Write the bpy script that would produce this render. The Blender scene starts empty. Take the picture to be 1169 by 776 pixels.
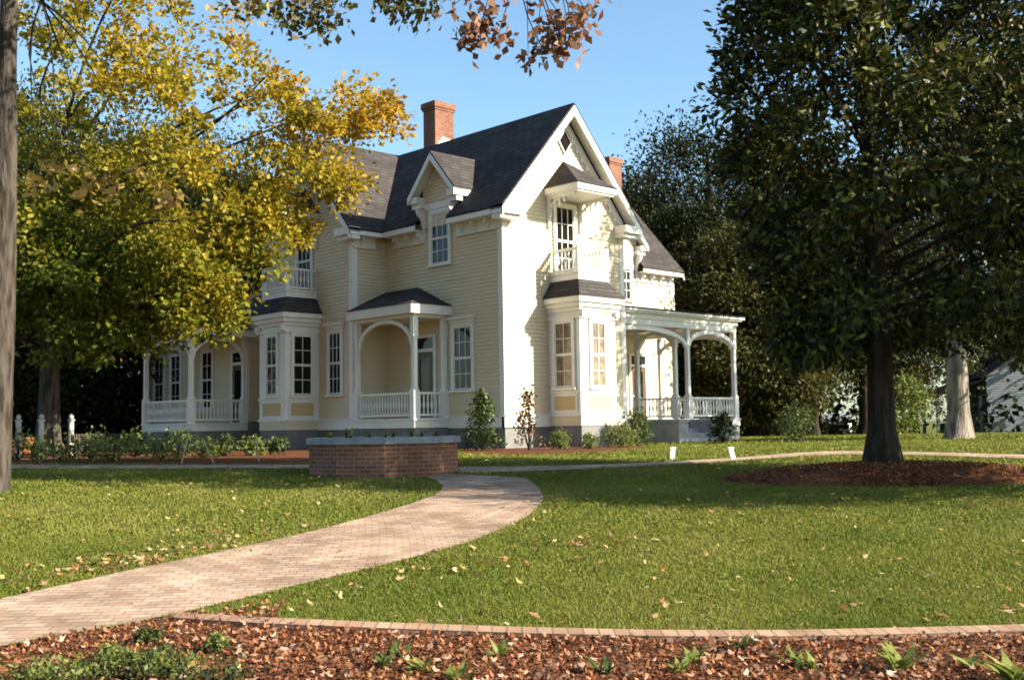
import bpy, math, random
import numpy as np
from mathutils import Vector, Matrix
random.seed(7)
S = bpy.context.scene
COL = S.collection
R_ = math.radians
# ------------------------------------------------------------------ camera
CAM = np.array([-22.4556, -23.8376, 0.6636])
FW = np.array([0.6890, 0.7207, 0.0769]); RT = np.array([0.7235, -0.6901, -0.0156])
FW /= np.linalg.norm(FW); RT -= FW*(RT@FW); RT /= np.linalg.norm(RT); UP = np.cross(RT, FW)
FPX = 1270.0; CX, CY = 584.5, 388.0
cd = bpy.data.cameras.new('camera'); cam = bpy.data.objects.new('camera', cd); COL.objects.link(cam)
cam.matrix_world = Matrix(((RT[0], UP[0], -FW[0], CAM[0]), (RT[1], UP[1], -FW[1], CAM[1]), (RT[2], UP[2], -FW[2], CAM[2]), (0, 0, 0, 1)))
cd.sensor_width = 36; cd.lens = 36*FPX/1169; cd.clip_end = 3000; cd.clip_start = .1
S.camera = cam
# ------------------------------------------------------------------ light
SUN_EL, SUN_AZ = 28.0, 28.0           # azimuth measured from -y towards +x
sd = Vector((math.sin(R_(SUN_AZ))*math.cos(R_(SUN_EL)), -math.cos(R_(SUN_AZ))*math.cos(R_(SUN_EL)), math.sin(R_(SUN_EL))))
w = bpy.data.worlds.new('World'); S.world = w; w.use_nodes = True
wn = w.node_tree; bg = wn.nodes['Background']
sky = wn.nodes.new('ShaderNodeTexSky'); sky.sky_type = 'NISHITA'; sky.sun_disc = False
sky.sun_elevation = R_(SUN_EL); sky.sun_rotation = math.atan2(sd.x, sd.y)
sky.air_density = 1.0; sky.dust_density = 1.0; sky.ozone_density = 1.2; sky.altitude = 50
tint = wn.nodes.new('ShaderNodeMix'); tint.data_type = 'RGBA'; tint.blend_type = 'MULTIPLY'; tint.inputs[0].default_value = 1
tint.inputs[7].default_value = (.90, 1.06, 1.09, 1); wn.links.new(sky.outputs[0], tint.inputs[6])
wn.links.new(tint.outputs[2], bg.inputs[0]); bg.inputs[1].default_value = 0.078
sl = bpy.data.lights.new('sun', 'SUN'); sl.energy = 5.0; sl.angle = R_(.53); sl.color = (1, .915, .74)
so = bpy.data.objects.new('sun', sl); COL.objects.link(so); so.rotation_euler = sd.to_track_quat('Z', 'Y').to_euler()
S.view_settings.view_transform = 'Standard'; S.view_settings.look = 'None'
S.view_settings.exposure = 1.68; S.view_settings.gamma = 1; S.view_settings.use_curve_mapping = False
S.cycles.filter_width = 1.8; S.cycles.max_bounces = 6; S.cycles.transparent_max_bounces = 6

# ------------------------------------------------------------------ ground frame
FH = np.array([FW[0], FW[1]]); FH /= np.linalg.norm(FH); RH = np.array([FH[1], -FH[0]])
def sstep(t): t = np.clip(t, 0, 1); return t*t*(3-2*t)
def gz(s): return -.94+.94*sstep((np.asarray(s, float)-5)/24)-1.0*sstep((np.asarray(s, float)-46)/40)
def wp(s, l, dz=0.0):                 # (distance ahead, offset to the right) -> a point standing on the ground
    return Vector((CAM[0]+s*FH[0]+l*RH[0], CAM[1]+s*FH[1]+l*RH[1], float(gz(s))+dz))
def sl_of(x, y): d = np.array([x-CAM[0], y-CAM[1]]); return float(d@FH), float(d@RH)
def gpix(px, py):                     # where the sight line through a pixel of the photo meets the real ground
    d = FW+RT*(px-CX)/FPX-UP*(py-CY)/FPX; a, b = 3.0, 200.0
    f = lambda t: CAM[2]+t*d[2]-gz(t*(d[:2]@FH))
    for _ in range(60):
        m = (a+b)/2
        if f(m) > 0: a = m
        else: b = m
    return a*float(d[:2]@FH), a*float(d[:2]@RH)
def at(px, s): return s, (px-CX)/FPX*s

# ------------------------------------------------------------------ helpers
def link(o, parent=None):
    COL.objects.link(o)
    if parent: o.parent = parent
    return o
def tag(o, label=None, cat=None, group=None, kind=None):
    if label: o['label'] = label
    if cat: o['category'] = cat
    if group: o['group'] = group
    if kind: o['kind'] = kind
    return o
def empty(name, loc=(0, 0, 0), rz=0):
    o = bpy.data.objects.new(name, None); o.location = loc; o.rotation_euler = (0, 0, rz); o.empty_display_size = .2
    return link(o)
def copy_tree(o, parent=None):
    c = o.copy(); COL.objects.link(c)
    if parent: c.parent = parent
    for ch in o.children: copy_tree(ch, c)
    return c
WORLD = ((0, 0, 0), (1, 0, 0), (0, 1, 0))
def P3(L, u, v, z):
    O, U, N = L
    return (O[0]+u*U[0]+v*N[0], O[1]+u*U[1]+v*N[1], O[2]+z)
class MB:
    def __init__(s): s.v = []; s.f = []
    def face(s, pts): b = len(s.v); s.v += [tuple(p) for p in pts]; s.f.append(tuple(range(b, b+len(pts))))
    def box(s, L, u0, u1, v0, v1, z0, z1):
        c = [P3(L, u, v, z) for z in (z0, z1) for v in (v0, v1) for u in (u0, u1)]
        b = len(s.v); s.v += c
        for q in ((0, 1, 3, 2), (4, 6, 7, 5), (0, 4, 5, 1), (2, 3, 7, 6), (0, 2, 6, 4), (1, 5, 7, 3)): s.f.append(tuple(b+i for i in q))
    def slab(s, pts, d):               # polygon pts pushed along vector d into a solid
        n = len(pts); b = len(s.v); pts = [Vector(p) for p in pts]; d = Vector(d)
        s.v += [tuple(p) for p in pts]+[tuple(p+d) for p in pts]
        s.f.append(tuple(range(b, b+n))); s.f.append(tuple(range(b+2*n-1, b+n-1, -1)))
        for i in range(n): j = (i+1) % n; s.f.append((b+i, b+n+i, b+n+j, b+j))
    def tube(s, pts, rad, n=6, cap=True):
        pts = [Vector(p) for p in pts]; b = len(s.v); up = Vector((.13, .21, .97))
        for i, p in enumerate(pts):
            t = (pts[min(i+1, len(pts)-1)]-pts[max(i-1, 0)]).normalized()
            a = t.cross(up)
            if a.length < .1: a = t.cross(Vector((1, 0, 0)))
            a.normalize(); c = t.cross(a); r = rad[i] if hasattr(rad, '__len__') else rad
            for k in range(n): q = 2*math.pi*k/n; s.v.append(tuple(p+a*(r*math.cos(q))+c*(r*math.sin(q))))
        for i in range(len(pts)-1):
            for k in range(n): k2 = (k+1) % n; s.f.append((b+i*n+k, b+i*n+k2, b+(i+1)*n+k2, b+(i+1)*n+k))
        if cap: s.f.append(tuple(b+k for k in range(n))); e = b+(len(pts)-1)*n; s.f.append(tuple(e+k for k in reversed(range(n))))
    def lathe(s, p, prof, n=8):        # prof: [(r, z)]
        s.tube([(p[0], p[1], p[2]+z) for r, z in prof], [r for r, z in prof], n)
    def build(s, name, m, parent=None, smooth=False):
        me = bpy.data.meshes.new(name); me.from_pydata(s.v, [], s.f); me.materials.append(m)
        if smooth: me.polygons.foreach_set('use_smooth', [True]*len(me.polygons))
        me.update(); return link(bpy.data.objects.new(name, me), parent)
def np_mesh(name, V, k, m, parent=None):  # V: (n*k,3) points, k corners per separate face
    n = len(V)//k; me = bpy.data.meshes.new(name)
    me.vertices.add(len(V)); me.vertices.foreach_set('co', np.asarray(V, np.float32).ravel())
    me.loops.add(len(V)); me.loops.foreach_set('vertex_index', np.arange(len(V), dtype=np.int32))
    me.polygons.add(n); me.polygons.foreach_set('loop_start', np.arange(0, len(V), k, dtype=np.int32))
    me.materials.append(m); me.update(calc_edges=True); me.validate()
    return link(bpy.data.objects.new(name, me), parent)

# ------------------------------------------------------------------ materials
def mat(name, col, rough=.6, spec=.3, noise=None, bump=None, metal=0):
    m = bpy.data.materials.new(name); m.use_nodes = True; t = m.node_tree; b = t.nodes['Principled BSDF']
    b.inputs['Base Color'].default_value = (*col, 1); b.inputs['Roughness'].default_value = rough
    b.inputs['Specular IOR Level'].default_value = spec; b.inputs['Metallic'].default_value = metal
    tc = t.nodes.new('ShaderNodeTexCoord')
    if noise:                          # (scale, other colour, lo, hi)
        n = t.nodes.new('ShaderNodeTexNoise'); n.inputs['Scale'].default_value = noise[0]; n.inputs['Detail'].default_value = 5
        t.links.new(tc.outputs['Object'], n.inputs[0]); r = t.nodes.new('ShaderNodeValToRGB')
        r.color_ramp.elements[0].position = noise[2]; r.color_ramp.elements[1].position = noise[3]
        r.color_ramp.elements[0].color = (*col, 1); r.color_ramp.elements[1].color = (*noise[1], 1)
        t.links.new(n.outputs[0], r.inputs[0]); t.links.new(r.outputs[0], b.inputs['Base Color'])
    if bump:                           # (scale, strength, distance)
        n = t.nodes.new('ShaderNodeTexNoise'); n.inputs['Scale'].default_value = bump[0]; n.inputs['Detail'].default_value = 6
        t.links.new(tc.outputs['Object'], n.inputs[0]); q = t.nodes.new('ShaderNodeBump')
        q.inputs['Strength'].default_value = bump[1]; q.inputs['Distance'].default_value = bump[2]
        t.links.new(n.outputs[0], q.inputs['Height']); t.links.new(q.outputs[0], b.inputs['Normal'])
    return m
def brick_mat(name, c1, c2, mortar, bw, bh, mort, mapping, bump=.5, rough=.85, offset=.5, dirt=None):
    m = mat(name, c1, rough, .2); t = m.node_tree; b = t.nodes['Principled BSDF']
    tc = t.nodes.new('ShaderNodeTexCoord'); sx = t.nodes.new('ShaderNodeSeparateXYZ'); cb = t.nodes.new('ShaderNodeCombineXYZ')
    t.links.new(tc.outputs['Object'], sx.inputs[0])
    if mapping == 'wall':
        a = t.nodes.new('ShaderNodeMath'); t.links.new(sx.outputs[0], a.inputs[0]); t.links.new(sx.outputs[1], a.inputs[1])
        t.links.new(a.outputs[0], cb.inputs[0]); t.links.new(sx.outputs[2], cb.inputs[1])
    elif mapping == 'uv':
        uv = t.nodes.new('ShaderNodeUVMap'); t.links.new(uv.outputs[0], sx.inputs[0])
        t.links.new(sx.outputs[0], cb.inputs[0]); t.links.new(sx.outputs[1], cb.inputs[1])
    k = t.nodes.new('ShaderNodeTexBrick'); t.links.new(cb.outputs[0], k.inputs['Vector'])
    k.inputs['Color1'].default_value = (*c1, 1); k.inputs['Color2'].default_value = (*c2, 1); k.inputs['Mortar'].default_value = (*mortar, 1)
    k.inputs['Scale'].default_value = 1; k.inputs['Mortar Size'].default_value = mort; k.inputs['Brick Width'].default_value = bw
    k.inputs['Row Height'].default_value = bh; k.offset = offset; k.inputs['Bias'].default_value = 0
    n = t.nodes.new('ShaderNodeTexNoise'); n.inputs['Scale'].default_value = 1.3; n.inputs['Detail'].default_value = 7
    t.links.new(tc.outputs['Object'], n.inputs[0])
    r = t.nodes.new('ShaderNodeValToRGB'); r.color_ramp.elements[0].position = .35; r.color_ramp.elements[1].position = .7
    r.color_ramp.elements[0].color = (*(dirt or (.72, .7, .68)), 1); r.color_ramp.elements[1].color = (1.12, 1.1, 1.08, 1)
    t.links.new(n.outputs[0], r.inputs[0])
    mx = t.nodes.new('ShaderNodeMix'); mx.data_type = 'RGBA'; mx.blend_type = 'MULTIPLY'; mx.inputs[0].default_value = 1
    t.links.new(k.outputs[0], mx.inputs[6]); t.links.new(r.outputs[0], mx.inputs[7]); t.links.new(mx.outputs[2], b.inputs['Base Color'])
    q = t.nodes.new('ShaderNodeBump'); q.inputs['Strength'].default_value = bump; q.inputs['Distance'].default_value = .01
    q.invert = True; t.links.new(k.outputs['Fac'], q.inputs['Height']); t.links.new(q.outputs[0], b.inputs['Normal'])
    return m
def leaf_mat(name, cols, trans=.35, rough=.5, spec=.25, patch=None):
    """cols: ramp colours picked per leaf; patch: (scale, colours) slow colour drift through the crown"""
    m = bpy.data.materials.new(name); m.use_nodes = True; t = m.node_tree; b = t.nodes['Principled BSDF']; out = t.nodes['Material Output']
    g = t.nodes.new('ShaderNodeNewGeometry'); r = t.nodes.new('ShaderNodeValToRGB')
    el = r.color_ramp.elements
    while len(el) < len(cols): el.new(.5)
    for i, c in enumerate(cols): el[i].position = i/(len(cols)-1); el[i].color = (*c, 1)
    src = g.outputs['Random Per Island']
    if patch:
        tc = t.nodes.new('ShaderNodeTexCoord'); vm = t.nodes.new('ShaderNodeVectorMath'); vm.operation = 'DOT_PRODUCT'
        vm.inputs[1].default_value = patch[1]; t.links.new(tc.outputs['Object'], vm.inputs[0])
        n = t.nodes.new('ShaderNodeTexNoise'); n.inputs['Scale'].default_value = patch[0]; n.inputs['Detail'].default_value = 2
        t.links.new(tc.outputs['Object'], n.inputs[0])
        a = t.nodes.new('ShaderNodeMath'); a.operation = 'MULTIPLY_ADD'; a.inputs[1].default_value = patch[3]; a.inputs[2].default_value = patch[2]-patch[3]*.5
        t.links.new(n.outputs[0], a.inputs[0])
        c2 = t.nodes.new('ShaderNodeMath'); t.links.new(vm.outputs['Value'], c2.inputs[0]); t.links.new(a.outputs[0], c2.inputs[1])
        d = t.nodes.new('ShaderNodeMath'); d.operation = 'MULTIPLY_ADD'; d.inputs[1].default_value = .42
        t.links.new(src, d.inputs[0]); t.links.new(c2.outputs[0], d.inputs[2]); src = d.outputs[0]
    t.links.new(src, r.inputs[0]); t.links.new(r.outputs[0], b.inputs['Base Color'])
    b.inputs['Roughness'].default_value = rough; b.inputs['Specular IOR Level'].default_value = spec
    tr = t.nodes.new('ShaderNodeBsdfTranslucent'); t.links.new(r.outputs[0], tr.inputs[0])
    mx = t.nodes.new('ShaderNodeMixShader'); mx.inputs[0].default_value = trans
    t.links.new(b.outputs[0], mx.inputs[1]); t.links.new(tr.outputs[0], mx.inputs[2]); t.links.new(mx.outputs[0], out.inputs[0])
    return m
def shingle_mat():
    m = mat('roof_shingles', (.075, .068, .072), .9, .08); t = m.node_tree; b = t.nodes['Principled BSDF']
    tc = t.nodes.new('ShaderNodeTexCoord'); sx = t.nodes.new('ShaderNodeSeparateXYZ'); cb = t.nodes.new('ShaderNodeCombineXYZ')
    t.links.new(tc.outputs['Object'], sx.inputs[0]); a = t.nodes.new('ShaderNodeMath')
    t.links.new(sx.outputs[0], a.inputs[0]); t.links.new(sx.outputs[1], a.inputs[1]); t.links.new(a.outputs[0], cb.inputs[0]); t.links.new(sx.outputs[2], cb.inputs[1])
    k = t.nodes.new('ShaderNodeTexBrick'); t.links.new(cb.outputs[0], k.inputs['Vector'])
    k.inputs['Color1'].default_value = (.066, .059, .057, 1); k.inputs['Color2'].default_value = (.043, .038, .037, 1); k.inputs['Mortar'].default_value = (.025, .022, .024, 1)
    k.inputs['Scale'].default_value = 1; k.inputs['Mortar Size'].default_value = .012; k.inputs['Brick Width'].default_value = .4; k.inputs['Row Height'].default_value = .12
    n = t.nodes.new('ShaderNodeTexNoise'); n.inputs['Scale'].default_value = 1.1; n.inputs['Detail'].default_value = 6; t.links.new(tc.outputs['Object'], n.inputs[0])
    r = t.nodes.new('ShaderNodeValToRGB'); r.color_ramp.elements[0].position = .3; r.color_ramp.elements[1].position = .7
    r.color_ramp.elements[0].color = (.9, .9, .9, 1); r.color_ramp.elements[1].color = (1.2, 1.17, 1.16, 1); t.links.new(n.outputs[0], r.inputs[0])
    mx = t.nodes.new('ShaderNodeMix'); mx.data_type = 'RGBA'; mx.blend_type = 'MULTIPLY'; mx.inputs[0].default_value = 1
    t.links.new(k.outputs[0], mx.inputs[6]); t.links.new(r.outputs[0], mx.inputs[7]); t.links.new(mx.outputs[2], b.inputs['Base Color'])
    q = t.nodes.new('ShaderNodeBump'); q.inputs['Strength'].default_value = .6; q.inputs['Distance'].default_value = .012; q.invert = True
    t.links.new(k.outputs['Fac'], q.inputs['Height']); t.links.new(q.outputs[0], b.inputs['Normal'])
    return m
CREAM = mat('cream_clapboard_paint', (.63, .525, .37), .55, .3, (.9, (.57, .47, .325), .35, .75))
_nt = CREAM.node_tree; _mp = _nt.nodes.new('ShaderNodeMapping'); _mp.inputs['Scale'].default_value = (.8, .8, 9.5)   # boards weather one by one
_nt.links.new([n for n in _nt.nodes if n.type == 'TEX_COORD'][0].outputs['Object'], _mp.inputs[0])
for n in _nt.nodes:
    if n.type == 'TEX_NOISE': _nt.links.new(_mp.outputs[0], n.inputs[0])
PANEL = mat('deep_cream_panel_paint', (.50, .37, .19), .55, .3)
WHITE = mat('white_trim_paint', (.72, .70, .655), .45, .3, (2.2, (.65, .625, .575), .45, .8))
CEIL = mat('porch_ceiling_paint', (.62, .55, .42), .6)
FOUND = mat('grey_foundation', (.19, .185, .18), .9, .2, (3, (.14, .137, .133), .35, .7), (30, .4, .02))
STUCCO = mat('pale_grey_stucco', (.34, .34, .34), .9, .2, (4, (.25, .25, .26), .35, .7), (35, .4, .02))
SHING = shingle_mat()
GLASS = mat('window_glass', (.012, .011, .009), .06, .22)
VENT = mat('dark_vent_opening', (.012, .008, .006), .9, .05)
BLIND = mat('blinds_behind_glass', (.22, .16, .10), .12, .6, (6, (.10, .075, .05), .4, .65))
DOORM = mat('dark_wood_door', (.10, .055, .03), .4, .4)
BRICK = brick_mat('red_brick', (.17, .058, .034), (.24, .098, .058), (.20, .15, .12), .22, .075, .009, 'wall')
PLANTER_BRICK = brick_mat('dark_red_brick', (.15, .052, .028), (.22, .09, .05), (.19, .15, .12), .22, .078, .011, 'uv')
PAVE = brick_mat('tan_brick_paving', (.33, .215, .155), (.46, .35, .265), (.25, .18, .13), .23, .115, .010, 'uv', .7, .9, .5, (.60, .56, .52))
EDGE = brick_mat('edging_brick', (.28, .16, .10), (.38, .25, .17), (.18, .13, .09), .115, .30, .008, 'uv', .6)
STONE = mat('bluestone_coping', (.22, .23, .26), .7, .3, (5, (.15, .16, .185), .35, .7), (25, .3, .01))
BARK_D = mat('dark_bark', (.020, .015, .011), .95, .1, (6, (.050, .038, .028), .42, .72), (14, 1, .05))
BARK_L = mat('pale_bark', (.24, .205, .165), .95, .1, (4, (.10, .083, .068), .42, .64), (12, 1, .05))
BARK_G = mat('grey_bark', (.075, .061, .05), .95, .1, (7, (.026, .021, .016), .40, .62), (16, 1, .05))
for m_ in (BARK_D, BARK_L, BARK_G):           # bark furrows run up the trunk
    nt = m_.node_tree; mp = nt.nodes.new('ShaderNodeMapping'); mp.inputs['Scale'].default_value = (1.6, 1.6, .28)
    tc_ = [n for n in nt.nodes if n.type == 'TEX_COORD'][0]; nt.links.new(tc_.outputs['Object'], mp.inputs[0])
    for n in nt.nodes:
        if n.type == 'TEX_NOISE': nt.links.new(mp.outputs[0], n.inputs[0])
FLASH = mat('white_flashing', (.8, .8, .8), .4, .5)
STAKE = mat('raw_wood_stake', (.30, .24, .16), .8)
PLASTIC = mat('white_stake_paint', (.78, .76, .72), .5)
SOIL = mat('planter_soil', (.05, .03, .02), .95, .1)

# ------------------------------------------------------------------ setting: ground
def grid_mesh(name, ss, ls, m, dz=0.0, kind='structure'):
    A, B = np.meshgrid(ss, ls, indexing='ij'); Z = gz(A)+dz
    X = CAM[0]+A*FH[0]+B*RH[0]; Y = CAM[1]+A*FH[1]+B*RH[1]
    V = np.stack([X, Y, Z], -1).reshape(-1, 3); n, k = A.shape
    F = [(i*k+j, i*k+j+1, (i+1)*k+j+1, (i+1)*k+j) for i in range(n-1) for j in range(k-1)]
    me = bpy.data.meshes.new(name); me.from_pydata(V.tolist(), [], F); me.materials.append(m)
    return tag(link(bpy.data.objects.new(name, me)), kind=kind)
LAWN = mat('lawn_turf', (.070, .080, .013), .95, .1, (1.1, (.125, .112, .03), .38, .68), (60, .8, .03))
ss = np.concatenate([np.arange(-30, 4, 4), np.arange(4, 50, .25), np.arange(50, 100, 2), np.array([110, 130, 170, 250, 400, 700, 1200])])
ls = np.concatenate([[-900, -400, -150], np.arange(-60, 60.1, 4), [150, 400, 900]])
grid_mesh('lawn', ss, ls, LAWN)

# regions in (s, l) ground coordinates, traced on the ground
def chain(pix): return np.array([gpix(*p) for p in pix])
def resample(c, n):
    d = np.r_[0, np.cumsum(np.hypot(*np.diff(c, axis=0).T))]; t = np.linspace(0, d[-1], n)
    o = np.stack([np.interp(t, d, c[:, 0]), np.interp(t, d, c[:, 1])], 1)
    for _ in range(3): o[1:-1] = .25*o[:-2]+.5*o[1:-1]+.25*o[2:]
    return o
def inside(poly, s, l):
    r = np.zeros(len(s), bool); n = len(poly)
    for i in range(n):
        a, b = poly[i], poly[(i+1) % n]
        c = (a[1] > l) != (b[1] > l)
        with np.errstate(divide='ignore', invalid='ignore'): r ^= c & (s < (b[0]-a[0])*(l-a[1])/(b[1]-a[1])+a[0])
    return r
REG = []                                # regions that grass keeps out of
def ribbon(name, A, B, m, dz, cols=6, kind='structure', uvs=1.0):
    n = len(A); V = []; UV = []
    mid = (A+B)/2; d = np.r_[0, np.cumsum(np.hypot(*np.diff(mid, axis=0).T))]; wd = np.hypot(*(B-A).T)
    for i in range(n):
        for j in range(cols+1):
            q = A[i]+(B[i]-A[i])*j/cols; V.append(tuple(wp(q[0], q[1], dz))); a_, b_ = d[i], wd[i]*(j/cols-.5); UV.append(((a_+b_)*.7071, (a_-b_)*.7071))
    k = cols+1; F = [(i*k+j, i*k+j+1, (i+1)*k+j+1, (i+1)*k+j) for i in range(n-1) for j in range(cols)]
    me = bpy.data.meshes.new(name); me.from_pydata(V, [], F); me.materials.append(m)
    u = me.uv_layers.new(name='UVMap')
    for lp in me.loops: u.data[lp.index].uv = UV[lp.vertex_index]
    REG.append(np.vstack([A, B[::-1]]))
    return tag(link(bpy.data.objects.new(name, me)), kind=kind)
pl = resample(chain([(-420, 775), (-200, 728), (0, 684), (130, 655), (260, 628), (340, 611), (420, 590), (470, 575), (503, 563), (506, 553), (490, 545), (455, 538)]), 60)
pr = resample(chain([(-420, 860), (-150, 770), (0, 738), (170, 708), (240, 693), (340, 668), (440, 645), (540, 618), (600, 592), (622, 571), (616, 557), (600, 545.5)]), 60)
ribbon('brick_path', pl, pr, PAVE, .010)
cl = resample(chain([(-300, 531.5), (0, 531), (150, 531.5), (310, 530.5), (450, 532.5), (560, 533.2), (640, 532), (720, 529.5), (800, 525.5), (860, 521.5), (900, 517.5), (960, 514.5), (1040, 516), (1169, 519.5), (1400, 527)]), 80)
cr = resample(chain([(-300, 535.5), (0, 535), (150, 535.5), (310, 534.5), (450, 537), (560, 540.0), (640, 537), (720, 533), (800, 529), (860, 525), (900, 521.5), (960, 519.0), (1040, 519.5), (1169, 523.5), (1400, 531)]), 80)
ribbon('cross_path', cl, cr, PAVE, .014)
# brick edging along the front bed
e1 = resample(chain([(205, 703), (300, 709), (430, 714.5), (600, 720.5), (760, 724), (900, 724), (1040, 721), (1169, 717.5), (1400, 708)]), 70)
e0 = e1-np.array([.22, 0])
def edging(name, A, B, label, m, h):
    mb = MB(); n = len(A)
    V = []; UV = []; d = np.r_[0, np.cumsum(np.hypot(*np.diff(A, axis=0).T))]
    for i in range(n):
        a, b = A[i], B[i]; o = [wp(a[0], a[1], -.05), wp(a[0], a[1], h), wp(b[0], b[1], h), wp(b[0], b[1], -.05)]
        V += [tuple(p) for p in o]; UV += [(d[i], -.06), (d[i], 0), (d[i], .2), (d[i], .26)]
    F = [(i*4+j, i*4+j+1, (i+1)*4+j+1, (i+1)*4+j) for i in range(n-1) for j in range(3)]
    F += [(0, 1, 2, 3), tuple((n-1)*4+j for j in (3, 2, 1, 0))]
    me = bpy.data.meshes.new(name); me.from_pydata(V, [], F); me.materials.append(m); u = me.uv_layers.new(name='UVMap')
    for lp in me.loops: u.data[lp.index].uv = UV[lp.vertex_index]
    REG.append(np.vstack([A, B[::-1]]))
    return tag(link(bpy.data.objects.new(name, me)), label, 'edging')
edging('brick_edging', e0, e1, 'long low edging of tan bricks between lawn and front mulch bed', EDGE, .035)

MULCH = mat('red_mulch', (.15, .058, .026), .95, .1, (9, (.085, .035, .02), .38, .65), (40, 1, .05))
def patch(name, poly, m, dz=.02, mound=0.0, step=.25, rough=.03):
    """a ground sheet over a polygon, rounded at the edge and gently lumpy"""
    rs = np.random.RandomState(len(name)+int(abs(poly[0, 0]*10))); c = poly.mean(0); V = [tuple(wp(c[0], c[1], dz+mound))]; rings = 10; n = len(poly)
    for k in range(1, rings+1):
        t = k/rings
        for p in poly:
            q = c+(p-c)*t; h = dz+mound*(1-t*t)+(rs.rand()*rough if k < rings else -.02)
            V.append(tuple(wp(q[0], q[1], h)))
    F = [(0, 1+i, 1+(i+1) % n) for i in range(n)]
    for k in range(rings-1):
        a = 1+k*n; b = a+n
        F += [(a+i, b+i, b+(i+1) % n, a+(i+1) % n) for i in range(n)]
    me = bpy.data.meshes.new(name); me.from_pydata(V, [], F); me.materials.append(m)
    REG.append(poly); return tag(link(bpy.data.objects.new(name, me)), kind='structure')
# front bed: everything nearer than the edging and the path
fb_far = np.vstack([pr[6:22]-np.array([.03, 0]), e0])
fb_far = resample(fb_far[np.argsort(fb_far[:, 1])], 70)
fb_near = fb_far.copy(); fb_near[:, 0] = 3.0
ribbon('front_bed_mulch', fb_near, fb_far, MULCH, .006, cols=30)
def ell(cs, cl_, a, b, n=48, jit=.06, seed=1):
    rs = np.random.RandomState(seed); th = np.linspace(0, 2*math.pi, n, endpoint=False); j = 1+jit*rs.randn(n)
    j = (j+np.roll(j, 1)+np.roll(j, -1))/3
    return np.stack([cs+a*np.sin(th)*j, cl_+b*np.cos(th)*j], 1)
MAG_S = gpix(1003, 543)[0]; MAG_L = at(1003, MAG_S)[1]
ring = ell(MAG_S-.35, MAG_L+.1, 1.45, 3.05, seed=3)
patch('tree_ring_mulch', ring, MULCH, .02, .22)
hb = np.vstack([chain([(-60, 529), (150, 530), (335, 529), (345, 527)]), chain([(531, 517.5), (610, 518), (690, 516), (740, 512)]),
                [sl_of(5.4, -.9), sl_of(3.7, -1.2), sl_of(1.2, -.1), sl_of(.05, -.05), sl_of(-.1, 2.2), sl_of(-1.4, 2.5), sl_of(-1.4, 7.5), sl_of(-2.8, 7.5), sl_of(-4.2, 11.1), sl_of(-4.3, 15), sl_of(-6, 22)]])
d_ = np.r_[0, np.cumsum(np.hypot(*np.diff(np.vstack([hb, hb[:1]]), axis=0).T))]
def ribbon_bed(name, near, far):
    return ribbon(name, resample(near, 40), resample(far, 40), MULCH, .008, cols=6)
ribbon_bed('house_bed_mulch', chain([(531, 517.5), (580, 519), (640, 518), (690, 516), (744, 511.5)]),
           np.array([sl_of(-1.0, 1.2), sl_of(.2, .3), sl_of(1.5, .2), sl_of(3.4, -1.0), sl_of(5.4, .0)]))
ribbon_bed('side_bed_mulch', chain([(-60, 529.5), (60, 529.8), (150, 530), (250, 530), (340, 529), (420, 527)]),
           np.array([sl_of(-7, 20), sl_of(-4.2, 14.8), sl_of(-4.1, 11.3), sl_of(-2.7, 9), sl_of(-2.7, 7.7), sl_of(-1.4, 5.8)]))

# ------------------------------------------------------------------ the house
HOUSE = empty('victorian_house')
tag(HOUSE, 'two-storey cream clapboard house with steep dark gables, white bays and porches', 'house')
LF = ((2.725, 0, 0), (1, 0, 0), (0, -1, 0))        # front gable, facing -y
LS = ((0, 0, 0), (0, -1, 0), (-1, 0, 0))           # shaded side of the front block, facing -x  (u = -y)
LW = ((-1.35, 8.45, 0), (0, -1, 0), (-1, 0, 0))    # gable of the cross wing, facing -x
LR = ((0, 5.7, 0), (1, 0, 0), (0, -1, 0))          # front of the cross body, facing -y (u = x)
LB = ((5.45, 0, 0), (0, 1, 0), (1, 0, 0))          # far side of the front block
LE = ((15.4, 8.45, 0), (0, 1, 0), (1, 0, 0))       # far gable of the body
LK = ((7, 11.2, 0), (-1, 0, 0), (0, 1, 0))         # rear
HZ = .64; WZ = .97; EZ = 6.9; PITCH = 1.134; RZ = 10.75

def clip(poly, lo, hi):
    for sgn, lim in ((1, lo), (-1, -hi)):
        o = []
        for i in range(len(poly)):
            a, b = poly[i], poly[(i+1) % len(poly)]; da, db = sgn*a[1]-lim, sgn*b[1]-lim
            if da >= 0: o.append(a)
            if da*db < 0: t = da/(da-db); o.append((a[0]+(b[0]-a[0])*t, a[1]+(b[1]-a[1])*t))
        poly = o
        if not poly: return []
    return poly
def siding(mb, L, poly, v0=0.0, h=.118, lap=.020):
    z0 = min(p[1] for p in poly); z1 = max(p[1] for p in poly); z = z0
    while z < z1-1e-4:
        q = clip(poly, z, min(z+h, z1))
        if len(q) > 2:
            mb.face([P3(L, u, v0+lap*(1-(zz-z)/h), zz) for u, zz in q])
            low = [p for p in q if abs(p[1]-z) < 1e-6]
            if len(low) > 1: a, b = min(p[0] for p in low), max(p[0] for p in low); mb.face([P3(L, a, v0, z), P3(L, b, v0, z), P3(L, b, v0+lap, z), P3(L, a, v0+lap, z)])
        z += h
def rect(a, b, c, d): return [(a, c), (b, c), (b, d), (a, d)]
def wall(L, poly, parent=HOUSE, name='wall', m=None):
    mb = MB(); siding(mb, L, poly); return mb.build(name, m or CREAM, parent)
wall(LF, [(-2.725, WZ), (2.725, WZ), (2.725, 7.2), (0, 10.45), (-2.725, 7.2)])
wall(LS, rect(-5.7, 0, WZ, 7.2))
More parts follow.
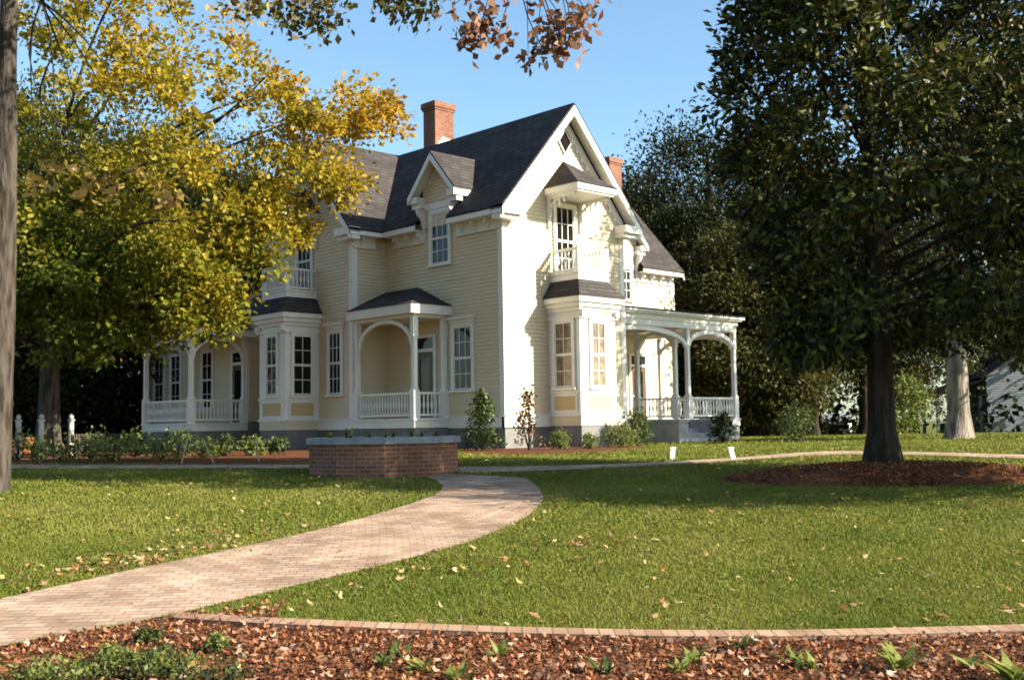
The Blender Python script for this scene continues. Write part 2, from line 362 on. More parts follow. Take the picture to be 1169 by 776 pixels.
wall(LW, [(-2.75, WZ), (2.75, WZ), (2.75, 7.2), (0, 10.45), (-2.75, 7.2)])
wall(LR, rect(-1.35, 0, WZ, 7.2)); wall(LR, rect(5.45, 15.4, WZ, 7.2))
wall(LB, rect(0, 5.7, WZ, 7.2)); wall(LE, [(-2.75, WZ), (2.75, WZ), (2.75, 7.2), (0, 10.45), (-2.75, 7.2)])
wall(LK, rect(-8.4, 8.35, WZ, 7.2))
# foundation and water table
mb = MB()
mb.box(WORLD, .03, 5.42, .03, 6, -1.4, HZ); mb.box(WORLD, -1.32, 15.37, 5.73, 11.17, -1.4, HZ)
mb.build('foundation', FOUND, HOUSE)
mb = MB()
for L, a, b in ((LF, -2.76, 2.76), (LS, -5.7, -.0), (LW, -2.78, 2.78), (LR, -1.35, -.036), (LR, 5.5, 15.43), (LB, 0.0, 5.66)):
    mb.box(L, a, b, -.1, .035, HZ-.02, WZ-.03); mb.box(L, a, b, -.1, .06, WZ-.03, WZ+.005)
mb.build('water_table', WHITE, HOUSE)
# corner boards
mb = MB()
def cboard(x, y, sx, sy):
    w_ = .17; mb = MB()
    mb.box(WORLD, min(x, x+sx*.035), max(x, x+sx*.035), min(y+sy*.035, y-sy*w_), max(y+sy*.035, y-sy*w_), WZ+.005, 7.0)
    mb.box(WORLD, min(x-sx*.003, x-sx*w_), max(x-sx*.003, x-sx*w_), min(y, y+sy*.033), max(y, y+sy*.033), WZ+.005, 7.0); mb.build('corner_board', WHITE, HOUSE)
cboard(0, 0, -1, -1); cboard(5.45, 0, 1, -1); cboard(-1.35, 5.7, -1, -1); cboard(-1.35, 11.2, -1, 1); cboard(15.4, 5.7, 1, -1)
# roof planes
def rz_x(x): return RZ-PITCH*abs(x-2.725)
def rz_y(y): return RZ-PITCH*abs(y-8.45)
mb = MB(); D = (0, 0, -.09)
xe, ye = 2.725-3.175, 8.45-3.2; xe2 = 2.725+3.175; XL, XR = -1.8, 15.65
DY0, DY1, DX0, DX1 = 2.05, 3.61, 11.37, 12.93
mb.slab([(xe, -.5, rz_x(xe)), (2.725, -.5, RZ), (2.725, DY0, RZ), (xe, DY0, rz_x(xe))], D)
mb.slab([(.02, DY0, rz_x(.02)), (2.725, DY0, RZ), (2.725, DY1, RZ), (.02, DY1, rz_x(.02))], D)
mb.slab([(xe, DY1, rz_x(xe)), (2.725, DY1, RZ), (2.725, 8.45, RZ), (xe, ye, rz_x(xe))], D)
mb.slab([(2.725, -.5, RZ), (xe2, -.5, rz_x(xe2)), (xe2, ye, rz_x(xe2)), (2.725, 8.45, RZ)], D)
for a_, b_, c_ in ((XL, DX0, ye), (DX0, DX1, 5.72), (DX1, XR, ye)):
    mb.slab([(a_, c_, rz_y(c_)), (b_, c_, rz_y(c_)), (b_, 8.45, RZ), (a_, 8.45, RZ)], D)
mb.slab([(XL, 8.45, RZ), (XR, 8.45, RZ), (XR, 11.65, rz_y(11.65)), (XL, 11.65, rz_y(11.65))], D)
roof = mb.build('roof', SHING, HOUSE)
# eaves: fascia, soffit, frieze with small brackets
mb = MB()
def eave(L, a, b, ov, ztop):
    mb = MB()
    mb.box(L, a, b, ov-.04, ov-.002, EZ, ztop-.03)                     # fascia
    mb.box(L, a, b, .0, ov-.04, EZ, EZ+.03)                         # soffit
    mb.box(L, a, b, .0, .045, EZ-.34, EZ)                          # frieze board
    mb.box(L, a, b, .045, .075, EZ-.36, EZ-.31)
    u = a+.25
    while u < b-.1: mb.box(L, u, u+.07, .045, .26, EZ-.16, EZ-.001); mb.box(L, u, u+.07, .045, .12, EZ-.28, EZ-.16); u += .62
    mb.build('eave', WHITE, HOUSE)
eave(LS, -5.25, -DY1, .45, rz_x(xe)); eave(LS, -DY0, -.04, .45, rz_x(xe)); eave(LR, -1.35, -.45, .45, rz_y(ye)); eave(LR, 5.9, DX0, .45, rz_y(ye)); eave(LR, DX1, 15.4, .45, rz_y(ye)); eave(LB, .04, 5.25, .45, rz_x(xe))

# windows --------------------------------------------------------------
def window(L, u0, u1, z0, z1, cols, rows=4, v=.02, cas=.12, cap=True, glass=None, parent=HOUSE, sill=True):
    f = MB()
    f.box(L, u0-cas, u0, v, v+.055, z0-.02, z1+cas); f.box(L, u1, u1+cas, v, v+.055, z0-.02, z1+cas); f.box(L, u0, u1, v, v+.055, z1, z1+cas)
    if sill: f.box(L, u0-cas-.04, u1+cas+.04, v, v+.10, z0-.09, z0-.021)
    if cap: f.box(L, u0-cas-.03, u1+cas+.03, v, v+.08, z1+cas, z1+cas+.12); f.box(L, u0-cas-.08, u1+cas+.08, v, v+.15, z1+cas+.12, z1+cas+.19)
    o = f.build('window', WHITE, parent)
    g = MB(); g.box(L, u0, u1, v-.05, v+.004, z0-.02, z1); g.build('pane', glass or GLASS, o)
    s = MB(); b = .038; zm = (z0+z1)/2
    for (a, c, d) in ((z0, zm, .022), (zm, z1, .036)):
        s.box(L, u0, u0+b, v+.006, v+d, a, c); s.box(L, u1-b, u1, v+.006, v+d, a, c)
        s.box(L, u0+b, u1-b, v+.006, v+d, a, a+b); s.box(L, u0+b, u1-b, v+.006, v+d, c-b, c)
        for i in range(1, cols): x = u0+(u1-u0)*i/cols; s.box(L, x-.011, x+.011, v+.006, v+d-.006, a+b, c-b)
        for i in range(1, rows//2): z = a+(c-a)*i/(rows//2); s.box(L, u0+b, u1-b, v+.006, v+d-.009, z-.011, z+.011)
    s.build('sash', WHITE, o); return o
window(LS, -2.22, -1.40, 1.80, 3.72, 3)                              # ground floor, shaded side
window(LS, -3.24, -2.42, 5.80, 7.42, 3, cap=False)                   # under the wall dormer
window(LW, 1.45, 2.12, 1.80, 3.82, 3)                                # cross wing, beside the bay
window(LR, 11.75, 12.55, 5.75, 7.3, 3, cap=False)
window(LR, 7.4, 8.2, 1.7, 3.7, 3)

# gable fronts ----------------------------------------------------------
def gable(L, h, ov):                    # rake boards, soffits, returns, diamond vent
    mb = MB(); e = h+.45; zt = lambda u: RZ-PITCH*abs(u)
    for s in (-1, 1):
        c = [(0, RZ-.093), (s*e, zt(e)-.093), (s*e, zt(e)-.36), (0, RZ-.40)]
        mb.slab([P3(L, u, ov-.045, z) for u, z in c], tuple(.05*x for x in L[2])+(() if len(L[2]) == 3 else (0,)))
        c = [(0, RZ-.10), (s*e, zt(e)-.10), (s*e, zt(e)-.13), (0, RZ-.13)]
        mb.slab([P3(L, u, 0, z) for u, z in c], tuple((ov-.05)*x for x in L[2]))
        # frieze board on the wall under the rake, with a row of drops
        c = [(0, RZ-.32), (s*(h+.02), RZ-.32-PITCH*(h+.02)), (s*(h+.02), RZ-.66-PITCH*(h+.02)), (0, RZ-.66)]
        mb.slab([P3(L, u, .021, z) for u, z in c], tuple(.03*x for x in L[2]))
        u = .35
        while u < h: mb.box(L, s*u-.05, s*u+.05, .02, .07, zt(u)-.80, zt(u)-.66); u += .22
        # cornice return
        a, b = sorted((s*(e-.0), s*(e-.85))); mb.box(L, a, b, .0, ov, EZ-.0, EZ+.24); mb.box(L, a+.03, b-.03, .0, ov-.12, EZ-.14, EZ)
    mb.build('gable_trim', WHITE, HOUSE)
    d = MB(); z = 9.58
    d.slab([P3(L, u, .03, zz) for u, zz in ((0, z-.375), (.268, z), (0, z+.375), (-.268, z))], tuple(.03*x for x in L[2]))
    d.build('gable_vent', VENT, HOUSE)
    f = MB()
    for a, b in (((0, -.42), (.30, 0)), ((.30, 0), (0, .42)), ((0, .42), (-.30, 0)), ((-.30, 0), (0, -.42))):
        f.slab([P3(L, a[0], .02, z+a[1]), P3(L, b[0], .02, z+b[1]), P3(L, b[0]*.86, .02, z+b[1]*.86), P3(L, a[0]*.86, .02, z+a[1]*.86)], tuple(.055*x for x in L[2]))
    f.build('vent_frame', WHITE, HOUSE)
gable(LF, 2.725, .5); gable(LW, 2.75, .45)
# far gable's rake boards
mb = MB()
for s in (-1, 1): mb.slab([P3(LE, u, .20, z) for u, z in ((0, RZ-.093), (s*3.2, RZ-PITCH*3.2-.093), (s*3.2, RZ-PITCH*3.2-.36), (0, RZ-.4))], tuple(.04*x for x in LE[2]))
mb.box(LE, -3.2, -2.75, -.0, .24, EZ, EZ+.2)
mb.build('gable_trim', WHITE, HOUSE)

def balustrade(mb, a, b, z0, z1, sp=.135, r=.030):
    a = Vector((a[0], a[1], 0)); b = Vector((b[0], b[1], 0)); d = (b-a); ln = d.length; d /= ln; n = Vector((-d.y, d.x, 0))
    def bar(w_, za, zb):
        c = [a+n*w_, a-n*w_, b-n*w_, b+n*w_]; mb.slab([(p.x, p.y, za) for p in c], (0, 0, zb-za))
    bar(.045, z1-.07, z1); bar(.035, z0, z0+.06); k = max(2, int(ln/sp))
    for i in range(k):
        p = a+d*((i+.5)*ln/k); h = z1-.07-(z0+.06)
        mb.lathe((p.x, p.y, z0+.06), [(r*.8, 0), (r*.8, h*.14), (r*.55, h*.2), (r*1.25, h*.42), (r*.6, h*.75), (r*.8, h*.85), (r*.8, h)], 6)
def post(p, z0, zr, z1, parent):
    mb = MB(); x, y = p
    for w_, a, b in ((.11, z0, zr+.05), (.072, zr+.05, z1-.62), (.10, z1-.62, z1-.56), (.088, z1-.56, z1)): mb.box(WORLD, x-w_, x+w_, y-w_, y+w_, a, b)
    mb.slab([(x-.11, y-.11, zr+.05), (x+.11, y-.11, zr+.05), (x+.11, y+.11, zr+.05), (x-.11, y+.11, zr+.05)], (0, 0, .02))
    mb.lathe((x, y, zr+.05), [(.145, 0), (.10, .10), (.085, .16)], 4)
    return mb.build('post', WHITE, parent)
def arch(mb, a, b, zs, zt, th=.11, w_=.045):  # half-ellipse band between two posts
    a = Vector((a[0], a[1], 0)); b = Vector((b[0], b[1], 0)); d = b-a; ln = d.length; d /= ln; n = Vector((-d.y, d.x, 0)); N = 22
    def pt(t, k): return a+d*(ln/2-math.cos(t)*(ln/2-k)), zs+math.sin(t)*(zt-zs-k)
    for i in range(N):
        t0, t1 = math.pi*i/N, math.pi*(i+1)/N; q = []
        for t, k in ((t0, 0), (t1, 0), (t1, th), (t0, th)): p, z = pt(t, k); q.append((p.x-n.x*w_, p.y-n.y*w_, z))
        mb.slab(q, tuple(n*2*w_))
    # small spandrel brackets where the arch meets the posts
def bay(L, c, hw=.8, d=1.31, dark=False):
    g = MB(); g.box(L, c-hw+.02, c+hw-.02, -.02, d-.02, -1, HZ)
    root = MB(); root.box(L, c-hw, c+hw, -.02, d, HZ, 4.2)
    bx = root.build('bay', WHITE, HOUSE); g.build('foundation', FOUND, bx)
    t = MB(); t.box(L, c-hw-.05, c+hw+.05, 0.0, d+.05, WZ-.04, WZ+.02); t.box(L, c-hw-.03, c+hw+.03, 0, d+.03, 1.62, 1.70); t.build('sill_course', WHITE, bx); t = MB()
    t.box(L, c-hw-.07, c+hw+.07, 0, d+.07, 3.86, 3.93)
    for k, (o, za, zb) in enumerate(((.06, 4.08, 4.2), (.14, 4.2, 4.34), (.22, 4.34, 4.50))): t.box(L, c-hw-o, c+hw+o, 0, d+o, za, zb)
    for s in (-1, 1):
        t.box(L, c+s*(hw-.02)-.06, c+s*(hw-.02)+.06, d-.04, d+.16, 3.93, 4.12)
    t.build('cornice', WHITE, bx)
    rf = MB(); o = .25; i = .14
    lo = [(c-hw-o, 0), (c-hw-o, d+o), (c+hw+o, d+o), (c+hw+o, 0)]; hi = [(c-hw+i, 0), (c-hw+i, d-i), (c+hw-i, d-i), (c+hw-i, 0)]
    for k in range(3):
        a, b = k, k+1
        rf.face([P3(L, *lo[a], 4.53), P3(L, *lo[b], 4.53), P3(L, *hi[b], 5.05), P3(L, *hi[a], 5.05)])
    rf.face([P3(L, *p, 4.53) for p in lo]); rf.face([P3(L, *p, 4.502) for p in lo])
    for k in range(3): rf.face([P3(L, *lo[k], 4.502), P3(L, *lo[k+1], 4.502), P3(L, *lo[k+1], 4.53), P3(L, *lo[k], 4.53)])
    rf.build('roof', SHING, bx)
    O, U, N = L
    fr = (tuple(Vector(O)+Vector(N)*d), U, N)
    lf = (tuple(Vector(O)+Vector(U)*(c-hw)), tuple(N), tuple(-Vector(U))); rt_ = (tuple(Vector(O)+Vector(U)*(c+hw)), tuple(-Vector(N)), tuple(U))
    window(fr, c-.31, c+.31, 1.80, 3.76, 2, cap=False, parent=HOUSE, glass=BLIND if not dark else GLASS, v=.002, cas=.10)
    window(lf, d/2-.36, d/2+.36, 1.80, 3.76, 2, cap=False, glass=BLIND if not dark else GLASS, v=.002, cas=.10)
    window(rt_, -d/2-.36, -d/2+.36, 1.80, 3.76, 2, cap=False, glass=GLASS, v=.002, cas=.10)
    pn = MB(); fm = MB(); sk = MB()
    for F_, a, b in ((fr, c-hw+.22, c+hw-.22), (lf, .22, d-.2), (rt_, -d+.2, -.22)):
        siding(pn, F_, rect(a, b, 1.10, 1.53), .004, .1075, .012)
        fm.box(F_, a-.07, b+.07, .002, .03, 1.03, 1.10); fm.box(F_, a-.07, b+.07, .002, .03, 1.53, 1.60); fm.box(F_, a-.07, a, .002, .03, 1.10, 1.53); fm.box(F_, b, b+.07, .002, .03, 1.10, 1.53)
        siding(sk, F_, rect(a-.2, b+.2, HZ+.0, HZ+.28), .003, .094, .012)
    pn.build('panel', PANEL, bx); sk.build('skirt', CREAM, bx); fm.build('panel_frame', WHITE, bx)
    # balcony on the bay roof
    bal = MB(); bw, bd = hw-.12, d-.12
    bal.box(L, c-bw, c+bw, .0, bd, 5.051, 5.28); bal.box(L, c-bw-.04, c+bw+.04, 0, bd+.04, 5.24, 5.30)
    b_ = bal.build('balcony', WHITE, HOUSE)
    r = MB(); P = [P3(L, c-bw+.05, .08, 0), P3(L, c-bw+.05, bd-.05, 0), P3(L, c+bw-.05, bd-.05, 0), P3(L, c+bw-.05, .08, 0)]
    for a, b in zip(P[:-1], P[1:]): balustrade(r, a, b, 5.34, 6.03, .15, .034)
    for p in P[1:3]: r.box(WORLD, p[0]-.06, p[0]+.06, p[1]-.06, p[1]+.06, 5.30, 6.08)
    r.build('railing', WHITE, b_)
    # tall window behind the balcony and the hood over it
    window(L, c-.42, c+.38, 5.32, 7.48, 3, cap=False, sill=False)
    hd = MB(); a, e = c-.90, c+.86; dd = 1.45
    hd.box(L, a, e, .02, dd, 7.76, 7.95); hd.box(L, a+.06, e-.06, .02, dd-.06, 7.70, 7.76)
    ho = hd.build('window_hood', WHITE, HOUSE)
    hr = MB(); A0, A1, B1, B0 = P3(L, a-.05, .02, 7.953), P3(L, a-.05, dd+.05, 7.953), P3(L, e+.05, dd+.05, 7.953), P3(L, e+.05, .02, 7.953); T = P3(L, (a+e)/2, .02, 8.96)
    for q in ((A0, A1, T), (A1, B1, T), (B1, B0, T), (A0, B0, B1, A1)): hr.face(q)
    hr.build('roof', SHING, ho)
    for u in (a+.16, e-.16):
        k = MB()
        for j in range(10):
            t0, t1 = j/10*math.pi/2, (j+1)/10*math.pi/2
            q = [(.03+1.05*(1-math.cos(t)), 7.0+.70*math.sin(t)) for t in (t0, t1)]
            q2 = [(.03+1.05*(1-math.cos(t))-.10*math.cos(t)+.02, 7.0+.70*math.sin(t)+.10*(1-math.sin(t))+.0) for t in (t1, t0)]
            k.slab([P3(L, u-.045, max(.025, v_), z) for v_, z in q+q2], tuple(.09*x for x in L[1]))
        k.box(L, u-.05, u+.05, .02, .10, 6.75, 7.7); k.box(L, u-.05, u+.05, .1, 1.2, 7.62, 7.70)
        for j in range(5): k.box(L, u-.03, u+.03, .1+.2*j, .16+.2*j, 7.62-.55*(1-j/5)**1.4, 7.62)
        k.build('bracket', WHITE, ho)
bay(LF, -.04); bay(LW, 0.0, dark=True)

# wall dormers
def dormer(L, c, z0, half, apex, zeave, reach, ov=.42):
    w_ = MB(); hw = half-.32
    m_ = (apex-zeave)/half
    siding(w_, L, [(c-hw, z0), (c+hw, z0), (c+hw, apex-.1-m_*hw), (c, apex-.12), (c-hw, apex-.1-m_*hw)], .03)
    for s in (-1, 1): w_.box(L, c+s*hw-.02, c+s*hw+.02, -reach*.6, .03, EZ+.1, apex-.2-m_*hw)
    do = w_.build('dormer', CREAM, HOUSE)
    r = MB()
    for s in (-1, 1): r.slab([P3(L, c, ov, apex), P3(L, c+s*half, ov, zeave), P3(L, c+s*half, -reach, zeave), P3(L, c, -reach, apex)], (0, 0, -.07))
    r.build('roof', SHING, do)
    t = MB()
    for s in (-1, 1):
        t.slab([P3(L, c, ov-.03, apex-.073), P3(L, c+s*half, ov-.03, zeave-.073), P3(L, c+s*half, ov-.03, zeave-.28), P3(L, c, ov-.03, apex-.30)], tuple(.045*x for x in L[2]))
        t.slab([P3(L, c, .03, apex-.08), P3(L, c+s*half, .03, zeave-.08), P3(L, c+s*half, .03, zeave-.11), P3(L, c, .03, apex-.11)], tuple((ov-.07)*x for x in L[2]))
        a, b = sorted((c+s*half, c+s*(half-.42))); t.box(L, a, b, -.55, ov-.04, zeave-.26, zeave-.06)
        a, b = sorted((c+s*(half-.05), c+s*(half-.5))); t.box(L, a, b, .03, .28, zeave-.42, zeave-.262)
    t.box(L, c-hw-.02, c+hw+.02, .03, .09, zeave-.5, zeave-.30)
    z = zeave+.2
    for j in range(-4, 5):
        u = c+j*.11; t.box(L, u-.025, u+.025, .05, .09, apex-.32-m_*abs(j*.11)-.16, apex-.30-m_*abs(j*.11))
    # scroll brackets either side of the window head
    for s in (-1, 1):
        u = c+s*(hw-.06)
        t.slab([P3(L, u-.04, v_, zz) for v_, zz in ((.03, zeave-1.15), (.10, zeave-1.1), (.16, zeave-.85), (.34, zeave-.6), (.38, zeave-.43), (.03, zeave-.43))], tuple(.08*x for x in L[1]))
    t.build('dormer_trim', WHITE, do)
dormer(LS, -2.83, 7.0, 1.15, 9.35, 8.05, 1.7)
dormer(LR, 12.15, 7.0, 1.15, 9.35, 8.05, 1.7)

# hip-roofed side porch -------------------------------------------------
def porch_base(x0, x1, y0, y1, zf, ztop_open=None):
    mb = MB(); mb.box(WORLD, x0-.05, x1, y0-.05, y1, zf-.05, zf)      # floor
    mb.box(WORLD, x0, x1, y0, y1, zf-.28, zf-.052)
    o = mb.build('porch', WHITE, HOUSE)
    f = MB(); f.box(WORLD, x0+.04, x1, y0+.04, y1, -1.2, zf-.282); f.build('foundation', FOUND, o); return o
po = porch_base(-1.40, 0, 2.50, 5.7, .93)
for p in ((-1.3, 2.6), (-1.3, 5.52), (-.12, 2.6)): post(p, .93, 1.72, 4.05, po)
r = MB(); balustrade(r, (-1.3, 2.72), (-1.3, 5.40), 1.01, 1.74); r.build('railing', WHITE, po)
r = MB(); balustrade(r, (-1.18, 2.6), (-.24, 2.6), 1.01, 1.74, .15, .034); r.build('railing', WHITE, po)
r = MB(); arch(r, (-1.3, 2.66), (-1.3, 5.46), 3.2, 4.02); r.build('arch', WHITE, po)
r = MB(); r.box(WORLD, -1.62, .0, 2.33, 5.69, 4.12, 4.40); r.box(WORLD, -1.38, -.02, 2.52, 5.68, 4.02, 4.12); r.build('entablature', WHITE, po)
r = MB(); E0 = (-1.66, 2.29, 4.405); E1 = (-1.66, 5.69, 4.405); E2 = (-.0, 2.29, 4.405); T0 = (-.003, 4.0, 5.16); T1 = (-.003, 5.69, 5.16)
for q in ((E0, E1, T1, T0), (E0, T0, E2), (E0, E2, (-.0, 5.69, 4.405), E1)): r.face(q)
r.build('roof', SHING, po)
def door(L, u0, u1, z0, z1, parent=HOUSE):
    mb = MB(); mb.box(L, u0, u1, .02, .045, z0, z1); d = mb.build('door', DOORM, parent)
    g = MB(); g.box(L, u0+.16, u1-.16, .03, .052, z0+.85, z1-.2); g.build('pane', GLASS, d)
    h = MB(); h.lathe(P3(L, u0+.08, .07, z0+.95), [(.03, 0), (.035, .03), (.03, .06)], 8); h.build('handle', FLASH, d)
    f = MB(); f.box(L, u0-.12, u0, .021, .07, z0, z1+.55); f.box(L, u1, u1+.12, .021, .07, z0, z1+.55); f.box(L, u0, u1, .021, .07, z1, z1+.1); f.box(L, u0, u1, .021, .07, z1+.45, z1+.55)
    f.build('door_frame', WHITE, d); t = MB(); t.box(L, u0, u1, .021, .04, z1+.1, z1+.45); t.build('transom', GLASS, d)
door(LS, -4.05, -3.2, .93, 3.05)

# front porch on the sunny side -----------------------------------------
ZF = .82; YF = 1.3
po = porch_base(5.47, 13.55, YF-.12, 5.7, ZF)
for p in ((10.5, YF), (10.5, YF+.58), (13.4, YF), (10.5, 3.7), (13.4, 4.9)): post(p, ZF, 1.60, 4.12, po)
for a, b in (((10.62, YF), (13.28, YF)), ((10.5, YF+.12), (10.5, YF+.48)), ((10.5, YF+.7), (10.5, 3.6)), ((13.4, YF+.12), (13.4, 4.8)), ((5.6, YF), (6.9, YF))):
    r = MB(); balustrade(r, a, b, .90, 1.62, .16, .036); r.build('railing', WHITE, po)
for a, b in (((5.5, YF), (10.5, YF)), ((10.5, YF), (13.4, YF)), ((10.5, YF+.58), (10.5, 3.7)), ((13.4, YF), (13.4, 4.9))):
    r = MB(); arch(r, a, b, 3.45 if b[0]-a[0] > 4 else 3.5, 4.14, .16, .055); r.build('arch', WHITE, po)
r = MB(); r.box(WORLD, 5.47, 13.55, YF-.14, 5.66, 4.36, 4.54); r.box(WORLD, 5.47, 13.66, YF-.28, 5.66, 4.54, 4.60); r.box(WORLD, 5.47, 13.72, YF-.36, 5.66, 4.60, 4.67); r.box(WORLD, 5.47, 13.5, YF-.1, YF+.1, 4.14, 4.36); r.box(WORLD, 13.3, 13.5, YF+.1, 5.66, 4.14, 4.36); r.box(WORLD, 10.41, 10.59, YF+.1, 5.66, 4.14, 4.36)
r.build('entablature', WHITE, po)
r = MB(); r.slab([(5.47, YF-.38, 4.675), (13.75, YF-.38, 4.675), (13.75, 5.68, 5.3), (5.47, 5.68, 5.3)], (0, 0, .05)); r.build('roof', SHING, po)
c = MB(); c.box(WORLD, 5.6, 13.3, YF+.12, 5.64, 4.33, 4.357); c.build('ceiling', CEIL, po)
for x in (7.25, 9.77):
    st = MB(); st.box(WORLD, x, x+.50, -.75, YF-.17, -.2, .70); st.box(WORLD, x-.04, x+.54, -.79, YF-.17, .70, .80); stp = st.build('step_pier', STUCCO, HOUSE)
s2 = MB()
for k in range(4): s2.box(WORLD, 7.77, 9.75, -.55+.42*k, YF-.17, -.2 if k == 0 else .165*k, .165*(k+1))
s2.build('front_steps', STUCCO, HOUSE)
door(LR, 12.45, 13.35, ZF+.0, 3.0)

# rear porch on the left and the low rear wing ----------------------------
wall(((-1.9, 15.2, 0), (0, -1, 0), (-1, 0, 0)), rect(-4.0, 4.0, WZ, 4.5)); wall(((2, 11.25, 0), (1, 0, 0), (0, -1, 0)), rect(-3.9, -3.36, WZ, 4.5))
wall(((2, 19.2, 0), (-1, 0, 0), (0, 1, 0)), rect(-4, 3.9, WZ, 4.5)); wall(((6, 15.2, 0), (0, 1, 0), (1, 0, 0)), rect(-4, 4, WZ, 4.5))
f = MB(); f.box(WORLD, -1.87, 5.97, 11.22, 19.17, -1.4, WZ); f.build('foundation', FOUND, HOUSE)
r = MB(); z4 = 4.5; A_ = (-2.3, 11.2, z4); B_ = (-2.3, 19.6, z4); C_ = (6.4, 19.6, z4); D_ = (6.4, 11.2, z4); M0 = (2, 13, 6.4); M1 = (2, 17, 6.4)
for q in ((A_, B_, M1, M0), (B_, C_, M1), (C_, D_, M0, M1), (D_, A_, M0), (A_, D_, C_, B_)): r.face(q)
r.build('roof', SHING, HOUSE)
LX = ((-1.9, 0, 0), (0, -1, 0), (-1, 0, 0))
for yc in (18.1, 16.7, 14.2): window(LX, -yc-.38, -yc+.38, 1.5, 3.6, 2)
door(LX, -12.3, -11.4, .93, 3.0)
po = porch_base(-4.15, -1.9, 11.3, 14.9, .93)
for p in ((-4.05, 11.4), (-4.05, 14.8), (-2.0, 11.4)): post(p, .93, 1.72, 3.95, po)
for a, b in (((-4.05, 11.52), (-4.05, 14.68)), ((-3.93, 11.4), (-2.12, 11.4))):
    r = MB(); balustrade(r, a, b, 1.01, 1.74); r.build('railing', WHITE, po)
for a, b in (((-4.05, 11.4), (-4.05, 14.8)), ((-4.05, 11.4), (-2.0, 11.4))):
    r = MB(); arch(r, a, b, 3.15, 3.9); r.build('arch', WHITE, po)
r = MB(); r.box(WORLD, -4.45, -1.7, 11.0, 15.2, 3.95, 4.2); r.build('entablature', WHITE, po)
r = MB(); E = [(-4.5, 10.95, 4.205), (-4.5, 15.25, 4.205), (-1.88, 15.25, 4.205), (-1.88, 10.95, 4.205)]; T0 = (-1.9, 12.6, 5.0); T1 = (-1.9, 13.6, 5.0)
for q in ((E[0], E[1], T1, T0), (E[0], T0, E[3]), (E[1], E[2], T1), E): r.face(q)
r.build('roof', SHING, po)

# chimneys
def chimney(x0, x1, y0, y1, zb, zt):
    mb = MB(); mb.box(WORLD, x0, x1, y0, y1, zb, zt-.30)
    o = mb.build('chimney', BRICK, HOUSE)
    c_ = MB(); c_.box(WORLD, x0-.03, x1+.03, y0-.03, y1+.03, zt-.30, zt-.22); c_.box(WORLD, x0-.07, x1+.07, y0-.07, y1+.07, zt-.22, zt); c_.build('cap', BRICK, o)
    f_ = MB(); f_.slab([(x0+.0, y0-.012, zb), (x1+.0, y0-.012, zb), (x1+.0, y0-.012, zb+1.35), (x0+.35, y0-.012, zb+1.42), (x0, y0-.012, zb+1.0)], (0, .010, 0)); f_.build('flashing', FLASH, o)
chimney(3.3, 4.2, 7.0, 7.68, 9.9, 12.62)
chimney(14.2, 15.0, 8.1, 8.75, 9.4, 12.45)

# ------------------------------------------------------------------ brick planter
PS, PL = gpix(440, 545)[0]+1.25, at(437, gpix(440, 545)[0]+1.25)[1]
c0 = wp(PS, PL); z0 = float(gz(PS-1.2))-.15; zt_ = float(gz(PS))+.66
def ngon(r, n, rot, z): return [(r*math.cos(rot+2*math.pi*i/n), r*math.sin(rot+2*math.pi*i/n), z) for i in range(n)]
PN = 10; rot = math.atan2(-FH[1], -FH[0])+.12
pt = empty('brick_planter', (c0.x, c0.y, z0)); tag(pt, 'round raised red brick planter with bluestone coping beside the path', 'planter')
H_ = zt_-z0; RO = 1.50
V, F, UV = [], [], []
lo, hi = ngon(RO, PN, rot, 0), ngon(RO, PN, rot, H_-.1)
for i in range(PN):
    j = (i+1) % PN; b = len(V); V += [lo[i], lo[j], hi[j], hi[i]]; F.append((b, b+1, b+2, b+3)); e = .927*i; UV += [(e, 0), (e+.927, 0), (e+.927, H_-.1), (e, H_-.1)]
b = len(V); V += hi; F.append(tuple(range(b, b+PN))); UV += [(0, 0)]*PN
me = bpy.data.meshes.new('wall'); me.from_pydata(V, [], F); me.materials.append(PLANTER_BRICK); u = me.uv_layers.new(name='UVMap')
for lp in me.loops: u.data[lp.index].uv = UV[lp.vertex_index]
link(bpy.data.objects.new('wall', me), pt)
cp = MB(); oo, ii = ngon(RO+.06, PN, rot, 0), ngon(RO-.30, PN, rot, 0)
for i in range(PN):
    j = (i+1) % PN; a_, b_, c_, d_ = [Vector(p)+Vector((0, 0, H_-.1)) for p in (oo[i], oo[j], ii[j], ii[i])]
    g_ = (b_-a_).normalized()*.004; cp.slab([a_+g_, b_-g_, c_-g_, d_+g_], (0, 0, .12))
cp.build('coping', STONE, pt)
so_ = MB(); so_.slab(ngon(RO-.29, PN, rot, H_-.10), (0, 0, .08)); so_.build('soil', SOIL, pt)

# ------------------------------------------------------------------ leaves, trees, plants
def leaf_quads(C_, size, rng, up=.4, asp=.5, out=None, droop=0.0):
    n = len(C_); d = rng.normal(size=(n, 3)); d[:, 2] -= droop
    if out is not None: d = d*.7+out*.9
    d /= np.linalg.norm(d, axis=1)[:, None]+1e-9
    nm = rng.normal(size=(n, 3)); nm[:, 2] += up*2
    sd_ = np.cross(d, nm); sd_ /= np.linalg.norm(sd_, axis=1)[:, None]+1e-9
    up_ = np.cross(sd_, d)
    sz = size*(.65+.7*rng.rand(n))[:, None]
    a = C_; b = C_+d*sz*.5+sd_*sz*asp*.5+up_*sz*.06; c = C_+d*sz-up_*sz*.06; e = C_+d*sz*.5-sd_*sz*asp*.5+up_*sz*.06
    return np.stack([a, b, c, e], 1).reshape(-1, 3)
def clumps(rng, n, shape, minr=.0):    # n clump centres in a unit ball, more of them near the surface
    d = rng.normal(size=(n, 3)); d /= np.linalg.norm(d, axis=1)[:, None]
    return d*(minr+(1-minr)*rng.rand(n)**.45)[:, None]*np.array(shape)
